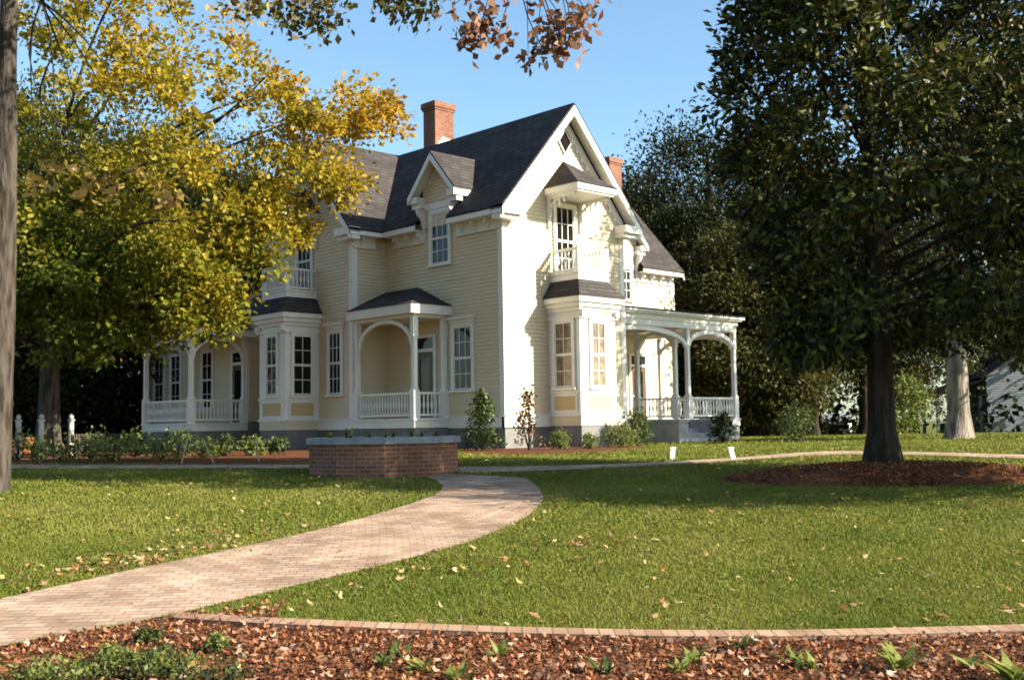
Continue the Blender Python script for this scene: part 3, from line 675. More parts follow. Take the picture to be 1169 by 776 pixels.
def limb(mb, a, b, r0, r1, rng, sag=.15, n=6, k=6):
    a = Vector(a); b = Vector(b); P_, Rr = [], []
    off = Vector(rng.normal(size=3))*.06*(b-a).length
    for i in range(k+1):
        t = i/k; p = a.lerp(b, t)+off*math.sin(math.pi*t); p.z += sag*(b-a).length*math.sin(math.pi*t)*.6; P_.append(p); Rr.append(r0+(r1-r0)*t**.8)
    mb.tube(P_, Rr, n)
def trunk_mesh(H, r0, r1, rng, lean=(0, 0), flare=1.6, n=12):
    mb = MB(); P_, Rr = [], []
    for i in range(13):
        t = i/12; z = -.25+t*(H+.25); P_.append((lean[0]*t+.04*H*.1*math.sin(t*5+rng.rand()*.5), lean[1]*t, z))
        Rr.append((r0+(r1-r0)*t)*(1+(flare-1)*math.exp(-max(z, 0)/.35))*(1+.05*rng.randn()))
    mb.tube(P_, Rr, n); return mb
def make_tree(name, label, cat, pos, H, r0, crown_c, crown_r, ncl, per, clr, lsize, lm, bm, seed, group=None, limbs=18, minr=.25, lean=(0, 0), up=.4, asp=.5, crown_fn=None, flare=1.6, low=.3, lr=1.0):
    rng = np.random.RandomState(seed); o = empty(name, pos); tag(o, label, cat, group)
    tb = trunk_mesh(H, r0, r0*.25, rng, lean, flare); cc = np.array(crown_c)
    K = clumps(rng, ncl, crown_r, minr)+cc
    if crown_fn is not None: K = crown_fn(K, rng)
    for i in range(min(limbs, len(K))):
        e = K[i]; t = min(.95, max(low, (e[2]-.25*abs(e[2]-H*.3))/H*.8)); a = Vector((lean[0]*t, lean[1]*t, H*t))
        limb(tb, a, e, lr*r0*(.42-.25*t), .02, rng)
    tb.build('trunk', bm, o, True)
    n = len(K)*per; ci = rng.randint(0, len(K), n); g = np.clip(rng.normal(size=(n, 3)), -1.7, 1.7); g[:, 2] *= .7
    rr = (clr*(.6+.8*rng.rand(len(K))))[ci][:, None]
    C_ = K[ci]+g*rr*.55
    outv = C_-cc; outv = outv/(np.linalg.norm(outv, axis=1)[:, None]+1e-6)
    np_mesh('crown', leaf_quads(C_, lsize, rng, up, asp, outv*.5+g*.5), 4, lm, o)
    return o
def gpos(px, s, dz=0): return tuple(wp(*at(px, s), dz))
TW = lambda a: np.array([a[0]*RH[0]+a[1]*FH[0], a[0]*RH[1]+a[1]*FH[1], a[2]])   # (right, away, up) -> world

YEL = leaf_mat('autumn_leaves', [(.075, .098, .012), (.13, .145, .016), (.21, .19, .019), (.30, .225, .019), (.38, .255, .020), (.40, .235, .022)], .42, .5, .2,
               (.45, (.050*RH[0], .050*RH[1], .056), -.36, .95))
MAG = leaf_mat('magnolia_leaves', [(.009, .013, .003), (.015, .020, .005), (.024, .029, .007), (.06, .066, .014), (.13, .135, .030), (.05, .028, .010)], .14, .45, .14)  # brighter green stops paint sun flecks onto single leaves
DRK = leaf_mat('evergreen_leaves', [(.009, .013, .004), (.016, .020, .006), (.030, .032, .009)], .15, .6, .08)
OLV = leaf_mat('olive_leaves', [(.030, .037, .010), (.048, .055, .013), (.075, .07, .017), (.10, .075, .02)], .3, .5, .2)
BRN = leaf_mat('brown_oak_leaves', [(.10, .045, .025), (.17, .075, .04), (.24, .12, .07), (.30, .19, .13)], .3, .5, .25)
GRNB = leaf_mat('green_brown_leaves', [(.05, .055, .015), (.09, .08, .022), (.16, .10, .03)], .3, .5, .2)
SHR = leaf_mat('shrub_leaves', [(.03, .05, .012), (.06, .085, .018), (.10, .115, .028)], .3, .45, .3)
LIM = leaf_mat('bright_shrub_leaves', [(.07, .10, .018), (.12, .15, .028), (.19, .19, .045)], .35, .45, .3)
ORG = leaf_mat('orange_tipped_leaves', [(.035, .03, .014), (.06, .045, .018), (.12, .06, .022), (.42, .18, .05)], .3, .45, .3)

# golden tree in front of the left wing
def yel_fn(K, rng):
    out = []
    sub = [(0.9, -1, 9.5, 4.0, 3.6, 3.6, 84), (4.6, -2.5, 7.3, 3.6, 3.2, 3.6, 84), (-2, -1.5, 5.6, 2.6, 3, 2.9, 60), (7.6, -1.2, 8.9, 1.9, 1.8, 1.9, 26), (3.6, -3.0, 4.9, 2.3, 2.2, 1.5, 44), (3, -1, 12.2, 3.2, 3, 2.2, 36), (1.2, -1.5, 4.2, 1.6, 2.0, 1.0, 24), (9.3, -.8, 9.6, 1.0, 1.0, .8, 11), (6.4, -2.6, 5.9, 1.3, 1.2, 1.1, 16), (7.7, -2.0, 6.9, 1.35, 1.3, 1.3, 20), (5.2, -3.0, 4.2, 1.3, 1.3, 1.0, 24), (3.2, -3.0, 3.9, 1.6, 1.4, 1.0, 22), (4.4, -3.2, 3.3, 1.5, 1.0, .5, 7), (2.2, -3.2, 2.9, 1.2, 1.0, .5, 7), (0.6, -3.0, 5.6, 2.2, 1.6, 1.6, 40), (-2.6, -3.0, 4.4, 1.5, 1.5, 1.4, 24)]
    for (r, a, z, rr, ra, rz, n) in sub:
        k = clumps(rng, n, (1, 1, 1), .2)
        for q in k: out.append(TW((r+q[0]*rr, a+q[1]*ra, z+q[2]*rz)))
    rng.shuffle(out); return np.array(out)
make_tree('maple_tree', 'large golden yellow and green autumn tree in front of the left wing', 'tree', gpos(54, 31.5), 8.5, .34, (1, 0, 8), (4, 4, 4), 10, 118, .48, .165, YEL, BARK_G, 11, limbs=30, crown_fn=yel_fn, up=.5, asp=.62)

# magnolia
def mag_fn(K, rng):
    z = 2.2+12.5*rng.rand(len(K))**1.0
    prof = np.interp(z, [2.2, 3.2, 5.5, 7.0, 8.5, 11.5, 14.8], [1.5, 1.75, 2.35, 2.6, 2.4, 2.2, .6])
    th = rng.rand(len(K))*2*math.pi; r = prof*np.sqrt(rng.rand(len(K)))**.7
    K = np.stack([r*np.cos(th), r*np.sin(th), z-.10*r], 1); K[:, :2] += np.where((K[:, :2]@RH > 0)[:, None], (K[:, :2]@RH)[:, None]*.95*RH, 0); q_ = K[:, :2]@FH; K[:, :2] += np.where((q_ < 0)[:, None], q_[:, None]*.55*FH, 0); la = K[:, :2]@RH; aw = K[:, :2]@FH; return K[~((abs(la) < .7) & (aw < 0) & (K[:, 2] < 4.5))]
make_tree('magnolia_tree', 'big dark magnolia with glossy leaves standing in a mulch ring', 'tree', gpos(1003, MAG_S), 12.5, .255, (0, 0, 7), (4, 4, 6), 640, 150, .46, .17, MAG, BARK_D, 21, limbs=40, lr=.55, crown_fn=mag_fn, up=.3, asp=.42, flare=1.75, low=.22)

# oak on the left edge with limbs over the frame
def oak_fn(K, rng):
    out = []
    for (r, a, z, rr, ra, rz, n) in ((0, 0, 14, 6, 6, 3, 120), (5, -2, 11, 4, 4, 1.4, 60), (-4, -3, 12, 5, 5, 3, 80)):  # unseen crown lobes, enlarged to dim the sky on the shaded facade
        for q in clumps(rng, n, (1, 1, 1), .2): out.append(TW((r+q[0]*rr, a+q[1]*ra, z+q[2]*rz)))
    return np.array(out)
OAK = make_tree('oak_tree', 'grey oak trunk cut by the left edge of the lawn with overhanging limbs', 'tree', gpos(-11, 19.3), 13, .31, (0, 0, 12), (5, 5, 3), 10, 90, .6, .15, GRNB, BARK_G, 31, limbs=30, crown_fn=oak_fn, flare=1.1, low=.78, lean=tuple(.30*RH))
def hang(px0, s0, z0_, spots, lm, seed, lsize, per, clr, name='branch'):
    """a limb of the oak reaching over the lawn, with leaf bunches; spots are world points"""
    rng = np.random.RandomState(seed); mb = MB(); base = Vector(OAK.location); a = Vector((0, 0, 10.2))
    j = wp(*at(px0, s0))-base; j.z = z0_-base.z; limb(mb, a, j, .11, .035, rng, .12, 7, 10)
    Cs = []
    for (px, py, s, r, n) in spots:
        d = FW+RT*(px-CX)/FPX-UP*(py-CY)/FPX; p = Vector(CAM+d*s)-base
        limb(mb, j.lerp(a, .04*rng.rand()), p, .018, .005, rng, .10, 4, 6)
        g = rng.normal(size=(n, 3)); Cs.append(np.array(p)+g*r*np.array([.6, .6, .6]))
    o = mb.build(name, BARK_D, OAK, True); C_ = np.vstack(Cs)
    np_mesh('foliage', leaf_quads(C_, lsize, rng, .1, .62, None, .5), 4, lm, o)
hang(620, 14.0, 7.0, [(553, 15, 14, .16, 26), (541, 35, 14, .20, 46), (536, 50, 14, .15, 26), (569, 42, 14, .18, 34), (548, 28, 14.2, .12, 14), (640, 18, 14, .14, 18), (630, 40, 14, .20, 44), (648, 30, 13.8, .20, 44), (662, 22, 14, .17, 30), (640, 52, 14, .18, 36), (622, 60, 14, .15, 22), (603, 68, 14.1, .10, 12), (655, 46, 13.8, .12, 16), (674, 20, 14, .10, 10), (612, 52, 14, .06, 8), (520, 4, 14, .2, 24), (600, -8, 14, .3, 40), (680, -14, 14, .3, 40)], BRN, 41, .135, 30, .2)
hang(420, 15.0, 8.0, [(460, 8, 15, .20, 60), (445, 3, 15, .2, 50), (478, 6, 15, .2, 50), (495, 2, 15, .2, 40), (380, 8, 15, .25, 70), (360, 20, 15, .25, 80), (345, 6, 15, .3, 90), (330, 24, 15, .22, 50), (300, 0, 15, .3, 80), (370, 32, 15, .16, 30), (270, -6, 15, .3, 60)], GRNB, 42, .12, 40, .3)
# a spray of large pale leaves low on the left
hang(40, 17.5, 7.6, [(45, 208, 16, .20, 18), (100, 205, 16, .25, 26), (130, 214, 16, .2, 16), (160, 195, 16, .16, 14), (190, 226, 16, .22, 22), (60, 190, 16, .2, 14)], leaf_mat('pale_yellow_leaves', [(.22, .16, .03), (.36, .22, .05), (.45, .27, .10)], .4), 43, .17, 20, .25)

# far tree with pale trunk, and a shade tree just outside the right edge
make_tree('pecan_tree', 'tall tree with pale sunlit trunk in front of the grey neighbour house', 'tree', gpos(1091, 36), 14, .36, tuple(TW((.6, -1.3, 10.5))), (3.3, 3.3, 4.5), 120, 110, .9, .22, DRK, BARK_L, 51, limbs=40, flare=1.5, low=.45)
make_tree('shade_tree', 'dense dark tree crown at the right edge above the neighbour house', 'tree', gpos(1255, 36), 11, .35, (0, 0, 8), (4.6, 4.6, 3.6), 150, 110, .9, .24, OLV, BARK_D, 52, limbs=30, low=.4)
make_tree('small_tree', 'small bushy tree just outside the right edge that shades the mulch ring', 'tree', tuple(wp(15.9, 14.2)), 6, .2, (0, 0, 6.6), (3.3, 3.3, 2.9), 170, 120, .7, .18, OLV, BARK_D, 53, limbs=20, low=.3)
# background trees, each its own crown
def bgt(px, s, H, cr, lab, lm, seed, name='background_tree', per=260, ncl=160, cz=.56, group='trees behind the house', ls_=.22):
    return make_tree(name, lab, 'tree', gpos(px, s), H*.86, .13+H*.014, (0, 0, H*cz), (cr, cr, H*(1-cz)), ncl, per, cr*.30, ls_, lm, BARK_D, seed, group, limbs=16, minr=.3, low=.2)
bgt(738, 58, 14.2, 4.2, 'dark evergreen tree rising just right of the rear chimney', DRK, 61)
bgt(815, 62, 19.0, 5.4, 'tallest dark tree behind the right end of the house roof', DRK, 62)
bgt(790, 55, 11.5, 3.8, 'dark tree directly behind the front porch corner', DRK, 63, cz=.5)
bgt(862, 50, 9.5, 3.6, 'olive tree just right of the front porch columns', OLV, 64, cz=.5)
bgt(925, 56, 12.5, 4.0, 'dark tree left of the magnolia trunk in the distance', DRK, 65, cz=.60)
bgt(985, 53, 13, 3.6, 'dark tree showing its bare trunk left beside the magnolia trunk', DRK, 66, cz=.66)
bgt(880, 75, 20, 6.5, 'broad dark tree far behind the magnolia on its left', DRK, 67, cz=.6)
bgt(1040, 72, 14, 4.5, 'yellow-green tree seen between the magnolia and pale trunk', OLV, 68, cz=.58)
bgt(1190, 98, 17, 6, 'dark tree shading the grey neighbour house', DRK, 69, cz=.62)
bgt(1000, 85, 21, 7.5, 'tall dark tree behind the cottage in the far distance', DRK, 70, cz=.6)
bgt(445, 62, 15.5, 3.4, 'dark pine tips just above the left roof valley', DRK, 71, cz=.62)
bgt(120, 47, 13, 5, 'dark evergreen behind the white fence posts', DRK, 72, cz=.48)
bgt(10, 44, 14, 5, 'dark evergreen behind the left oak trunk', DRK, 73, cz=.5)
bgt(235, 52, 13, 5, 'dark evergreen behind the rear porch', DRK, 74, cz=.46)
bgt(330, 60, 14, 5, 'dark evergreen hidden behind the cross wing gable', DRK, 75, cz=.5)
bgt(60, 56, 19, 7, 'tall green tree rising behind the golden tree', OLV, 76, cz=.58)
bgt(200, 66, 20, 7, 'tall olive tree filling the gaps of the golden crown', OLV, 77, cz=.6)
# the far wood that closes the view
rng = np.random.RandomState(5); Cs = []
for i in range(420):
    px = rng.uniform(-330, 300) if i < 190 else (rng.uniform(700, 880) if i < 290 else rng.uniform(870, 1110) if i < 302 else rng.uniform(1110, 1500)); s = rng.uniform(70, 110) if px > 600 else rng.uniform(58, 95)
    p = wp(*at(px, s)); h = rng.uniform(.2, 11 if px < 600 else 8)
    Cs.append(np.array(p)+np.array([0, 0, h])+rng.normal(size=(130, 3))*np.array([1.5, 1.5, 1.1]))
tag(np_mesh('woodland', leaf_quads(np.vstack(Cs), .55, rng, .4, .6), 4, DRK), 'dark far woodland closing the view behind house and lawn', 'woodland', kind='stuff')

# shrubs and bed plants ---------------------------------------------------
def shrub(name, label, cat, pos, w_, h, n, lsize, lm, seed, cone=False, group=None, stems=7, up=.3):
    rng = np.random.RandomState(seed); o = empty(name, pos); tag(o, label, cat, group); mb = MB(); C_ = []
    k = max(12, int(n/14)); th = rng.rand(k)*2*math.pi; t = rng.rand(k)
    z = h*(.12+.86*t); prof = (1-t)**.8*.9+.12 if cone else np.sqrt(np.clip(1-(2*t-.75)**2*.62, .05, 1))
    r = w_*.5*prof*np.sqrt(rng.rand(k)); K = np.stack([r*np.cos(th), r*np.sin(th), z], 1)
    for i in range(min(stems, k)): limb(mb, (0, 0, -.03), K[i], .018, .006, rng, .1, 5, 4)
    mb.tube([(0, 0, -.05), (0, 0, h*.5), (.02, .01, h*.9)], [.025, .018, .006], 6); mb.build('stem', BARK_D, o)
    ci = rng.randint(0, k, n); C_ = K[ci]+rng.normal(size=(n, 3))*w_*.09
    np_mesh('foliage', leaf_quads(C_, lsize, rng, up, .5), 4, lm, o); return o
def gp(px, py): s, l = gpix(px, py); return tuple(wp(s, l, .01))
shrub('holly_shrub', 'dark conical holly shrub against the house by the shaded corner', 'shrub', gp(551, 514), 1.0, 1.55, 1500, .11, SHR, 1, True)
shrub('young_tree', 'young orange-tipped sapling against the sunlit corner of the house', 'sapling', gp(604, 514), 0.85, 1.55, 520, .11, ORG, 2, True)
shrub('boxwood_shrub', 'small round shrub under the side of the front bay', 'shrub', gp(640, 513), 0.62, .46, 1300, .055, LIM, 3)
shrub('boxwood_shrub', 'smallest round shrub at the foot of the front bay', 'shrub', gp(672, 512.5), 0.5, .38, 1000, .055, LIM, 4)
shrub('boxwood_shrub', 'wide bright shrub in front of the tall dark one by the porch', 'shrub', gp(708, 510.5), 0.95, .6, 2200, .06, LIM, 5)
shrub('tall_shrub', 'tall dark green shrub between bay and front steps', 'shrub', gp(728, 509), 0.95, 1.0, 1900, .08, SHR, 6)
shrub('fern', 'dark drooping plant beside the front step pier', 'plant', gp(826, 507), .7, .95, 800, .11, DRK, 7)
shrub('round_shrub', 'lone round green shrub on the far lawn under the trees', 'shrub', gp(911, 505), 1.3, 1.05, 1000, .10, SHR, 8)
shrub('broad_shrub', 'pale yellow-green bush right of the magnolia trunk in the distance', 'shrub', gpos(1032, 62), 2.6, 3.4, 1600, .26, LIM, 9)
rng = np.random.RandomState(77)
for i, (px, py, w_, h) in enumerate(((75, 527, 1.2, .65), (105, 524, 1.0, .85), (130, 527, 1.3, .7), (155, 523, 1.1, 1.0), (185, 526, 1.2, .75), (205, 522, 1.0, 1.0), (232, 523, .8, .6), (258, 521, .7, .65), (288, 520, .8, .6), (316, 519, .7, .5), (48, 525, 1.1, .7), (20, 526, 1.2, .8))):
    shrub('bed_shrub', 'low leafy shrub in the mulch bed below the rear porch', 'shrub', gp(px, py), w_*.9, h*.72, 260, .12, SHR if i % 2 else LIM, 100+i, group='low shrubs along the left bed', up=.1)
# sprigs in the planter
for i, (r, a) in enumerate(((-1.0, -.5), (-.6, -.9), (-.2, -.7), (.3, -.95), (.8, -.75), (1.05, -.3), (.0, .3), (.5, .5), (-.7, .4))):
    p = Vector((c0.x, c0.y, 0))+Vector(TW((r, a, 0))); p.z = zt_-.03
    shrub('planter_sprig', 'yellowing weed sprig growing in the brick planter', 'plant', tuple(p), .15, .17, 18, .07, LIM, 150+i, group='sprigs in the planter', stems=3)
# plants of the front bed: tufts of arching blades
def tuft(name, label, px, py, n, ln, wd, lm, seed, group=None, spread=.5):
    rng = np.random.RandomState(seed); o = empty(name, gp(px, py)); tag(o, label, 'plant', group); V = []
    for i in range(n):
        th = rng.rand()*2*math.pi; l_ = ln*(.6+.6*rng.rand()); t_ = spread*(.4+rng.rand()); d = Vector((math.cos(th)*t_, math.sin(th)*t_, 1)).normalized()
        sdv = Vector((-math.sin(th), math.cos(th), 0)); b0 = Vector((rng.normal()*.03, rng.normal()*.03, 0)); pr = []
        for k in range(5):
            t = k/4; c = b0+d*l_*t+Vector((math.cos(th), math.sin(th), -.5))*l_*.35*t*t; ww = wd*(.35+1.3*t if t < .5 else 1.0-1.0*(t-.5)*2+.02)*.5; pr.append((c-sdv*ww, c+sdv*ww))
        for k in range(4): V += [pr[k][0], pr[k][1], pr[k+1][1], pr[k+1][0]]
    return np_mesh_child(o, V, lm)
def np_mesh_child(o, V, lm): np_mesh('blades', np.array([tuple(v) for v in V]), 4, lm, o); return o
GRN2 = leaf_mat('bed_plant_leaves', [(.12, .16, .03), (.19, .22, .045), (.27, .28, .08)], .35, .45, .3)
tuft('bed_plant', 'bright broad-leaved plant at the lawn edging, largest in the front bed', 1028, 768, 26, .21, .05, GRN2, 201, spread=.6)
tuft('bed_plant', 'pale broad-leaved plant cut by the bottom right corner', 1158, 784, 20, .22, .07, GRN2, 202, spread=.7)
for i, (px, py) in enumerate(((455, 752), (480, 768), (570, 750), (440, 764), (790, 756), (775, 768), (845, 742), (910, 758), (925, 766), (690, 770), (1110, 765), (520, 778))):
    tuft('bed_sprout', 'small green sprout among the red mulch of the front bed', px, py, 14, .13, .035, GRN2 if i % 3 else SHR, 210+i, 'sprouts in the front bed', .8)
for i, (px, py, w_, h) in enumerate(((95, 775, .5, .20), (150, 778, .5, .22), (205, 772, .5, .2), (235, 785, .5, .2), (60, 790, .6, .22), (20, 785, .6, .22), (125, 760, .35, .14), (185, 758, .3, .14), (240, 745, .25, .16), (170, 735, .2, .14))):
    shrub('ground_plant', 'low matted green plant at the left end of the front bed', 'plant', gp(px, py), w_*.9, h*.6, 300, .04, SHR if i % 2 else LIM, 230+i, group='low green plants in the front bed')

# ------------------------------------------------------------------ small things
def stake(name, label, pos, h, r, m, lean=(0, 0), cap=False, group=None):
    mb = MB(); mb.tube([(0, 0, -.1), (lean[0]*h, lean[1]*h, h)], [r, r*.9], 6)
    o = mb.build(name, m); o.location = pos; tag(o, label, 'stake', group); return o
def marker(label, px, py, lean):
    mb = MB(); mb.slab([(-.05, -.02, -.05), (.05, -.02, -.05), (.05, .02, -.05), (-.05, .02, -.05)], (lean*.2, 0, .27)); mb.slab([(-.06+lean*.17, -.03, .21), (.06+lean*.17, -.03, .21), (.06+lean*.17, .03, .21), (-.06+lean*.17, .03, .21)], (0, 0, .04))
    o = mb.build('garden_marker', PLASTIC); o.location = gp(px, py); o.rotation_euler = (0, 0, rot+1.57); tag(o, label, 'garden marker')
marker('upright white marker in the grass before the front steps', 767, 524, .15); marker('tilted white marker beside the thin path, right one', 838, 524, -.35)
for px, py, le, lab in ((206, 529, (.35, .1), 'raw wooden stake leaning right under the rear porch corner post'), (246, 528, (-.5, .2), 'raw wooden stake leaning left before the rear porch railing'), (296, 527, (-.15, 0), 'nearly upright raw wooden stake left of the wing bay')):
    stake('wood_stake', lab, gp(px, py), .55, .018, STAKE, le)
WEATH = mat('weathered_white_paint', (.42, .41, .38), .7, .2, (9, (.28, .26, .23), .4, .7))
def picket(px, s, label):
    p = gpos(px, s); o = empty('fence_post', p); tag(o, label, 'fence post'); mb = MB(); mb.box(WORLD, -.055, .055, -.055, .055, -.1, 1.0); mb.build('shaft', WEATH, o)
    c_ = MB(); c_.box(WORLD, -.075, .075, -.075, .075, 1.0, 1.04); c_.lathe((0, 0, 1.05), [(.05, 0), (.065, .05), (.055, .10), (.015, .14)], 8); c_.build('finial', WEATH, o)
picket(21, 30.5, 'white fence post beside the left oak trunk'); picket(47, 30.2, 'white fence post in front of the golden tree trunk, with sunlit side'); picket(81, 31, 'white fence post right of the golden tree trunk')
fo = empty('low_fence', gpos(81, 36)); tag(fo, 'low dark picket fence running from white post to rear porch', 'fence')
a = wp(*at(84, 36)); b = Vector((-4.3, 14.9, a.z)); v0 = Vector(fo.location); m1 = MB(); m2 = MB(); DKW = mat('dark_weathered_wood', (.07, .055, .04), .9)
d = b-a; nn = 26
for i in range(nn):
    p = a+d*(i/(nn-1))-v0; m2.box(WORLD, p.x-.03, p.x+.03, p.y-.012, p.y+.012, -.05, .62)
for z in (.15, .48): m1.tube([a-v0+Vector((0, .03, z)), b-v0+Vector((0, .03, z))], .025, 4)
m1.build('rail', DKW, fo); m2.build('pickets', DKW, fo)
# low terracotta-coloured bank of ground seen between the fence posts
bk = ell(37.5, at(38, 37.5)[1], 1.2, 1.4, 24, seed=9); patch('bare_clay', bk, mat('orange_soil', (.34, .13, .05), .95, .1, (5, (.24, .09, .035), .4, .7)), .02, .5)

# ------------------------------------------------------------------ neighbour houses
NB = empty('neighbour_house', tuple(wp(*at(1152, 76)))); tag(NB, 'grey clapboard neighbour house with open porch behind the pale trunk', 'house')
NB.rotation_euler = (0, 0, math.atan2(RH[1], RH[0])-.10)
GRY = mat('grey_siding', (.17, .185, .20), .7)  # grey set darker so the colour itself carries the shade on this house
m1 = MB(); siding(m1, ((0, -4, 0), (1, 0, 0), (0, -1, 0)), [(-2.8, .2), (8, .2), (8, 4.3), (2.6, 7.6), (-2.8, 4.3)], 0, .16, .02); siding(m1, ((-2.8, 0, 0), (0, -1, 0), (-1, 0, 0)), rect(-4, 4, .2, 4.3), 0, .16, .02); m1.build('wall', GRY, NB)
m1 = MB(); m1.slab([(-3.2, -4.3, 4.05), (-3.2, 4.3, 4.05), (2.6, 4.3, 7.65), (2.6, -4.3, 7.65)], (0, 0, .1)); m1.slab([(8.4, -4.3, 4.05), (8.4, 4.3, 4.05), (2.6, 4.3, 7.65), (2.6, -4.3, 7.65)], (0, 0, .1)); m1.build('roof', SHING, NB)
p_ = MB(); p_.slab([(-6.1, -3.9, 2.9), (-6.1, 3.5, 2.9), (-2.82, 3.5, 4.0), (-2.82, -3.9, 4.0)], (0, 0, .12)); po = p_.build('porch', SHING, NB)
p_ = MB(); p_.box(WORLD, -5.95, -2.82, -3.7, 3.3, -.2, .3); p_.build('floor', GRY, po)
for x, y in ((-5.8, -3.5), (-5.8, 0), (-3.1, -3.5), (-5.8, 3.1)): p_ = MB(); p_.box(WORLD, x-.1, x+.1, y-.1, y+.1, .3, 3.0); p_.build('post', GRY, po)
window(((0, -4, 0), (1, 0, 0), (0, -1, 0)), 1.2, 2.1, 1.2, 3.0, 2, parent=NB); window(((0, -4, 0), (1, 0, 0), (0, -1, 0)), 4.6, 5.5, 1.2, 3.0, 2, parent=NB)
f_ = MB(); f_.box(WORLD, -2.75, 7.95, -3.95, 4, -1, .2); f_.build('foundation', FOUND, NB)
shrub('far_bush', 'broad dark bush in front of the tiny white cottage', 'bush', gpos(945, 100), 6.0, 1.7, 1500, .3, SHR, 10)
CT = empty('white_cottage', tuple(wp(*at(950, 165)))); tag(CT, 'tiny white cottage with grey roof far beyond the trees', 'house')
CT.rotation_euler = (0, 0, math.atan2(RH[1], RH[0])-.5); CT.scale = (.55, .55, .6)
m1 = MB(); m1.box(WORLD, -4, 4, -3, 3, -.5, 2.4); m1.build('wall', mat('cottage_paint', (.7, .68, .64), .7), CT)
m1 = MB(); m1.slab([(-4.4, -3.4, 2.3), (4.4, -3.4, 2.3), (4.4, 0, 4.3), (-4.4, 0, 4.3)], (0, 0, .1)); m1.slab([(-4.4, 3.4, 2.3), (4.4, 3.4, 2.3), (4.4, 0, 4.3), (-4.4, 0, 4.3)], (0, 0, .1)); m1.build('roof', mat('cottage_roof', (.3, .3, .31), .8), CT)
window(((0, -3, 0), (1, 0, 0), (0, -1, 0)), -.5, .4, .8, 2.0, 2, parent=CT, v=.002)

# ------------------------------------------------------------------ grass, litter
rng = np.random.RandomState(99)
def keep(s, l):
    k = np.ones(len(s), bool)
    for p in REG: k &= ~inside(p, s, l)
    x = CAM[0]+s*FH[0]+l*RH[0]; y = CAM[1]+s*FH[1]+l*RH[1]
    k &= ~((x > -1.4) & (x < 15.4) & (y > 0) & (y < 19)) & ~((x > 1.8) & (x < 3.6) & (y > -1.4) & (y < .2)) & ~((x > -2.75) & (x < 0) & (y > 7) & (y < 10)) & ~((x > -4.2) & (x < 0) & (y > 11)) & ~((x > 7.2) & (x < 10.3) & (y > -.9) & (y < 1))
    k &= np.hypot(s-PS, l-PL) > 1.5
    return k
GV = []
for s0, s1, dens, h, wd in ((7.2, 10, 4600, .032, .0055), (10, 14, 2400, .034, .008), (14, 20, 900, .038, .012), (20, 34, 260, .045, .022), (34, 60, 40, .08, .05)):
    n = int(dens*(s1-s0)*(s0+s1)*.5*1.0); s = s0+(s1-s0)*rng.rand(n); l = (rng.rand(n)-.5)*1.02*s
    k = keep(s+rng.normal(size=n)*.03, l+rng.normal(size=n)*.03); s, l = s[k], l[k]; n = len(s)
    B = np.stack([CAM[0]+s*FH[0]+l*RH[0], CAM[1]+s*FH[1]+l*RH[1], gz(s)], 1)
    th = rng.rand(n)*2*math.pi; dv = np.stack([np.cos(th), np.sin(th), np.zeros(n)], 1)*wd*(.6+.8*rng.rand(n))[:, None]
    tp = B+rng.normal(size=(n, 3))*h*.45; tp[:, 2] = B[:, 2]+h*(.4+.8*rng.rand(n))
    GV.append(np.stack([B-dv, B+dv, tp], 1).reshape(-1, 3))
GRASS = leaf_mat('grass_blades', [(.082, .112, .014), (.125, .148, .021), (.185, .188, .033), (.26, .22, .075)], .35, .6, .15, (.55, (0, 0, 0), .27, 1.1))
tag(np_mesh('grass', np.vstack(GV), 3, GRASS), 'short mown green lawn grass', 'grass', kind='stuff')
FALL = leaf_mat('fallen_leaves', [(.12, .06, .03), (.24, .11, .05), (.36, .23, .11), (.46, .34, .2), (.36, .13, .035)], .15, .7, .15)
def dry_leaves(s, l, size, h, k=9):
    # irregular lobed, curled leaves lying about
    n = len(s); B = np.stack([CAM[0]+s*FH[0]+l*RH[0], CAM[1]+s*FH[1]+l*RH[1], gz(s)+h], 1)
    nm = rng.normal(size=(n, 3))*.45; nm[:, 2] = 1; nm /= np.linalg.norm(nm, axis=1)[:, None]
    x = np.cross(nm, rng.normal(size=(n, 3))); x /= np.linalg.norm(x, axis=1)[:, None]; y = np.cross(nm, x)
    sz = size*(.6+.8*rng.rand(n)); asp = .45+.35*rng.rand(n); curl = (rng.rand(n)-.3)*1.1; out = []
    for i in range(k):
        a = 2*math.pi*i/k; r = sz*.5*(1.0 if i % 2 == 0 else .62)*(.75+.5*rng.rand(n)); px_, py_ = r*math.cos(a), r*math.sin(a)*asp
        out.append(B+x*px_[:, None]+y*py_[:, None]+nm*(curl*(px_**2+1.5*py_**2)/(sz*.5)+sz*.12)[:, None])
    return np.stack(out, 1).reshape(-1, 3)
def litter(s, l, size, h):
    B = np.stack([CAM[0]+s*FH[0]+l*RH[0], CAM[1]+s*FH[1]+l*RH[1], gz(s)+h], 1); return leaf_quads(B, size, rng, 2.2, .62)
n = 1300; s = 7.5+20*rng.rand(n)**1.3; l = (rng.rand(n)-.5)*s; ph = np.array([gpix(*p) for p in ((170, 638), (205, 630), (240, 628), (150, 645), (60, 665), (285, 615), (130, 648), (500, 648), (700, 620), (110, 650))])
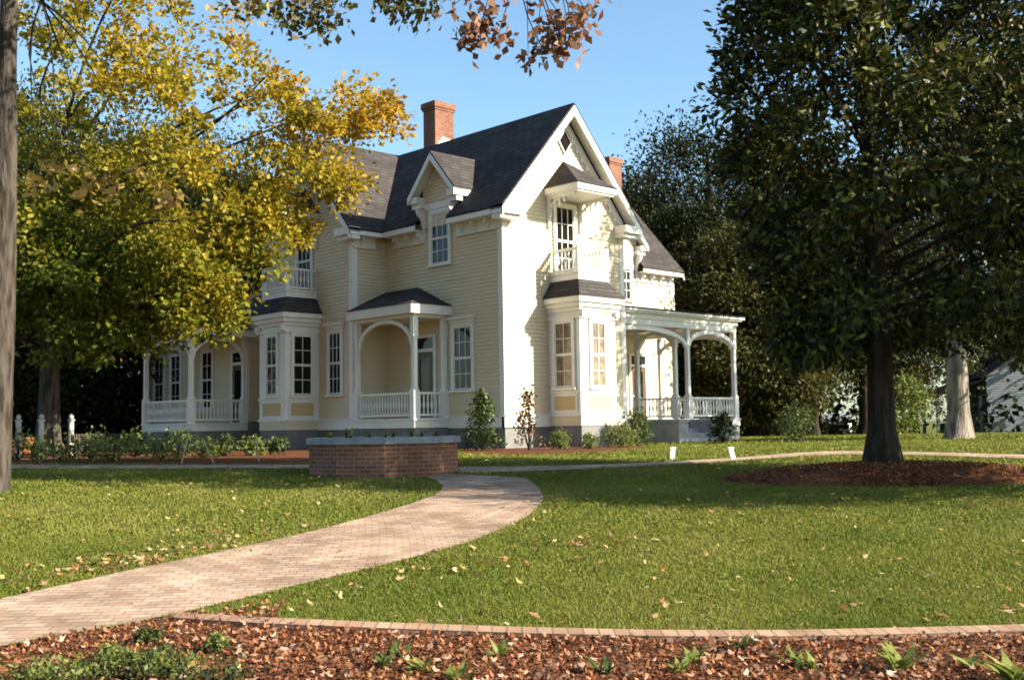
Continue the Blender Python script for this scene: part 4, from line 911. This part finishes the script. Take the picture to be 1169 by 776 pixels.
i_ = rng.randint(0, len(ph), 480); s = np.r_[s, ph[i_, 0]+rng.normal(size=480)*.35]; l = np.r_[l, ph[i_, 1]+rng.normal(size=480)*.45]
k = keep(s, l); tag(np_mesh('fallen_leaves', dry_leaves(s[k], l[k], .070, .028), 9, FALL), 'dry tan and orange leaves scattered over the lawn', 'leaves', kind='stuff')
n = 90; s = 8+11*rng.rand(n); l = (rng.rand(n)-.7)*.6*s; k = inside(REG[0], s, l)
tag(np_mesh('path_leaves', dry_leaves(s[k], l[k], .065, .012), 9, FALL), 'few dry leaves lying on the brick path', 'leaves', kind='stuff')
n = 52000; s = 5.6+4.2*rng.rand(n); l = (rng.rand(n)-.5)*1.05*s; k = inside(np.vstack([fb_near, fb_far[::-1]]), s, l); s, l = s[k], l[k]
CHIP = leaf_mat('mulch_chips', [(.07, .026, .012), (.16, .060, .026), (.26, .098, .042), (.34, .16, .08)], .05, .9, .1)
tag(np_mesh('mulch_chips', litter(s, l, .038, .012), 4, CHIP), 'red bark chips covering the front bed', 'mulch', kind='stuff')
BEDL = leaf_mat('dry_bed_leaves', [(.12, .055, .03), (.22, .11, .06), (.33, .20, .13), (.43, .31, .23), (.27, .11, .05)], .15, .7, .15)
k = rng.rand(len(s)) < .07; tag(np_mesh('bed_leaves', dry_leaves(s[k], l[k], .058, .025), 9, BEDL), 'pale curled leaves strewn on the red mulch', 'leaves', kind='stuff')
n = 20000; q = rng.rand(n)**.5; th = rng.rand(n)*2*math.pi; s = MAG_S-.35+1.38*q*np.sin(th); l = MAG_L+.1+2.92*q*np.cos(th)
B = np.stack([CAM[0]+s*FH[0]+l*RH[0], CAM[1]+s*FH[1]+l*RH[1], gz(s)+.03+.22*(1-q*q)], 1)
tag(np_mesh('ring_chips', leaf_quads(B, .06, rng, 1.5, .35), 4, leaf_mat('pine_straw', [(.07, .025, .012), (.15, .055, .025), (.23, .09, .04), (.32, .15, .07)], .05, .9, .1)), 'red bark chips mounded round the magnolia', 'mulch', kind='stuff')
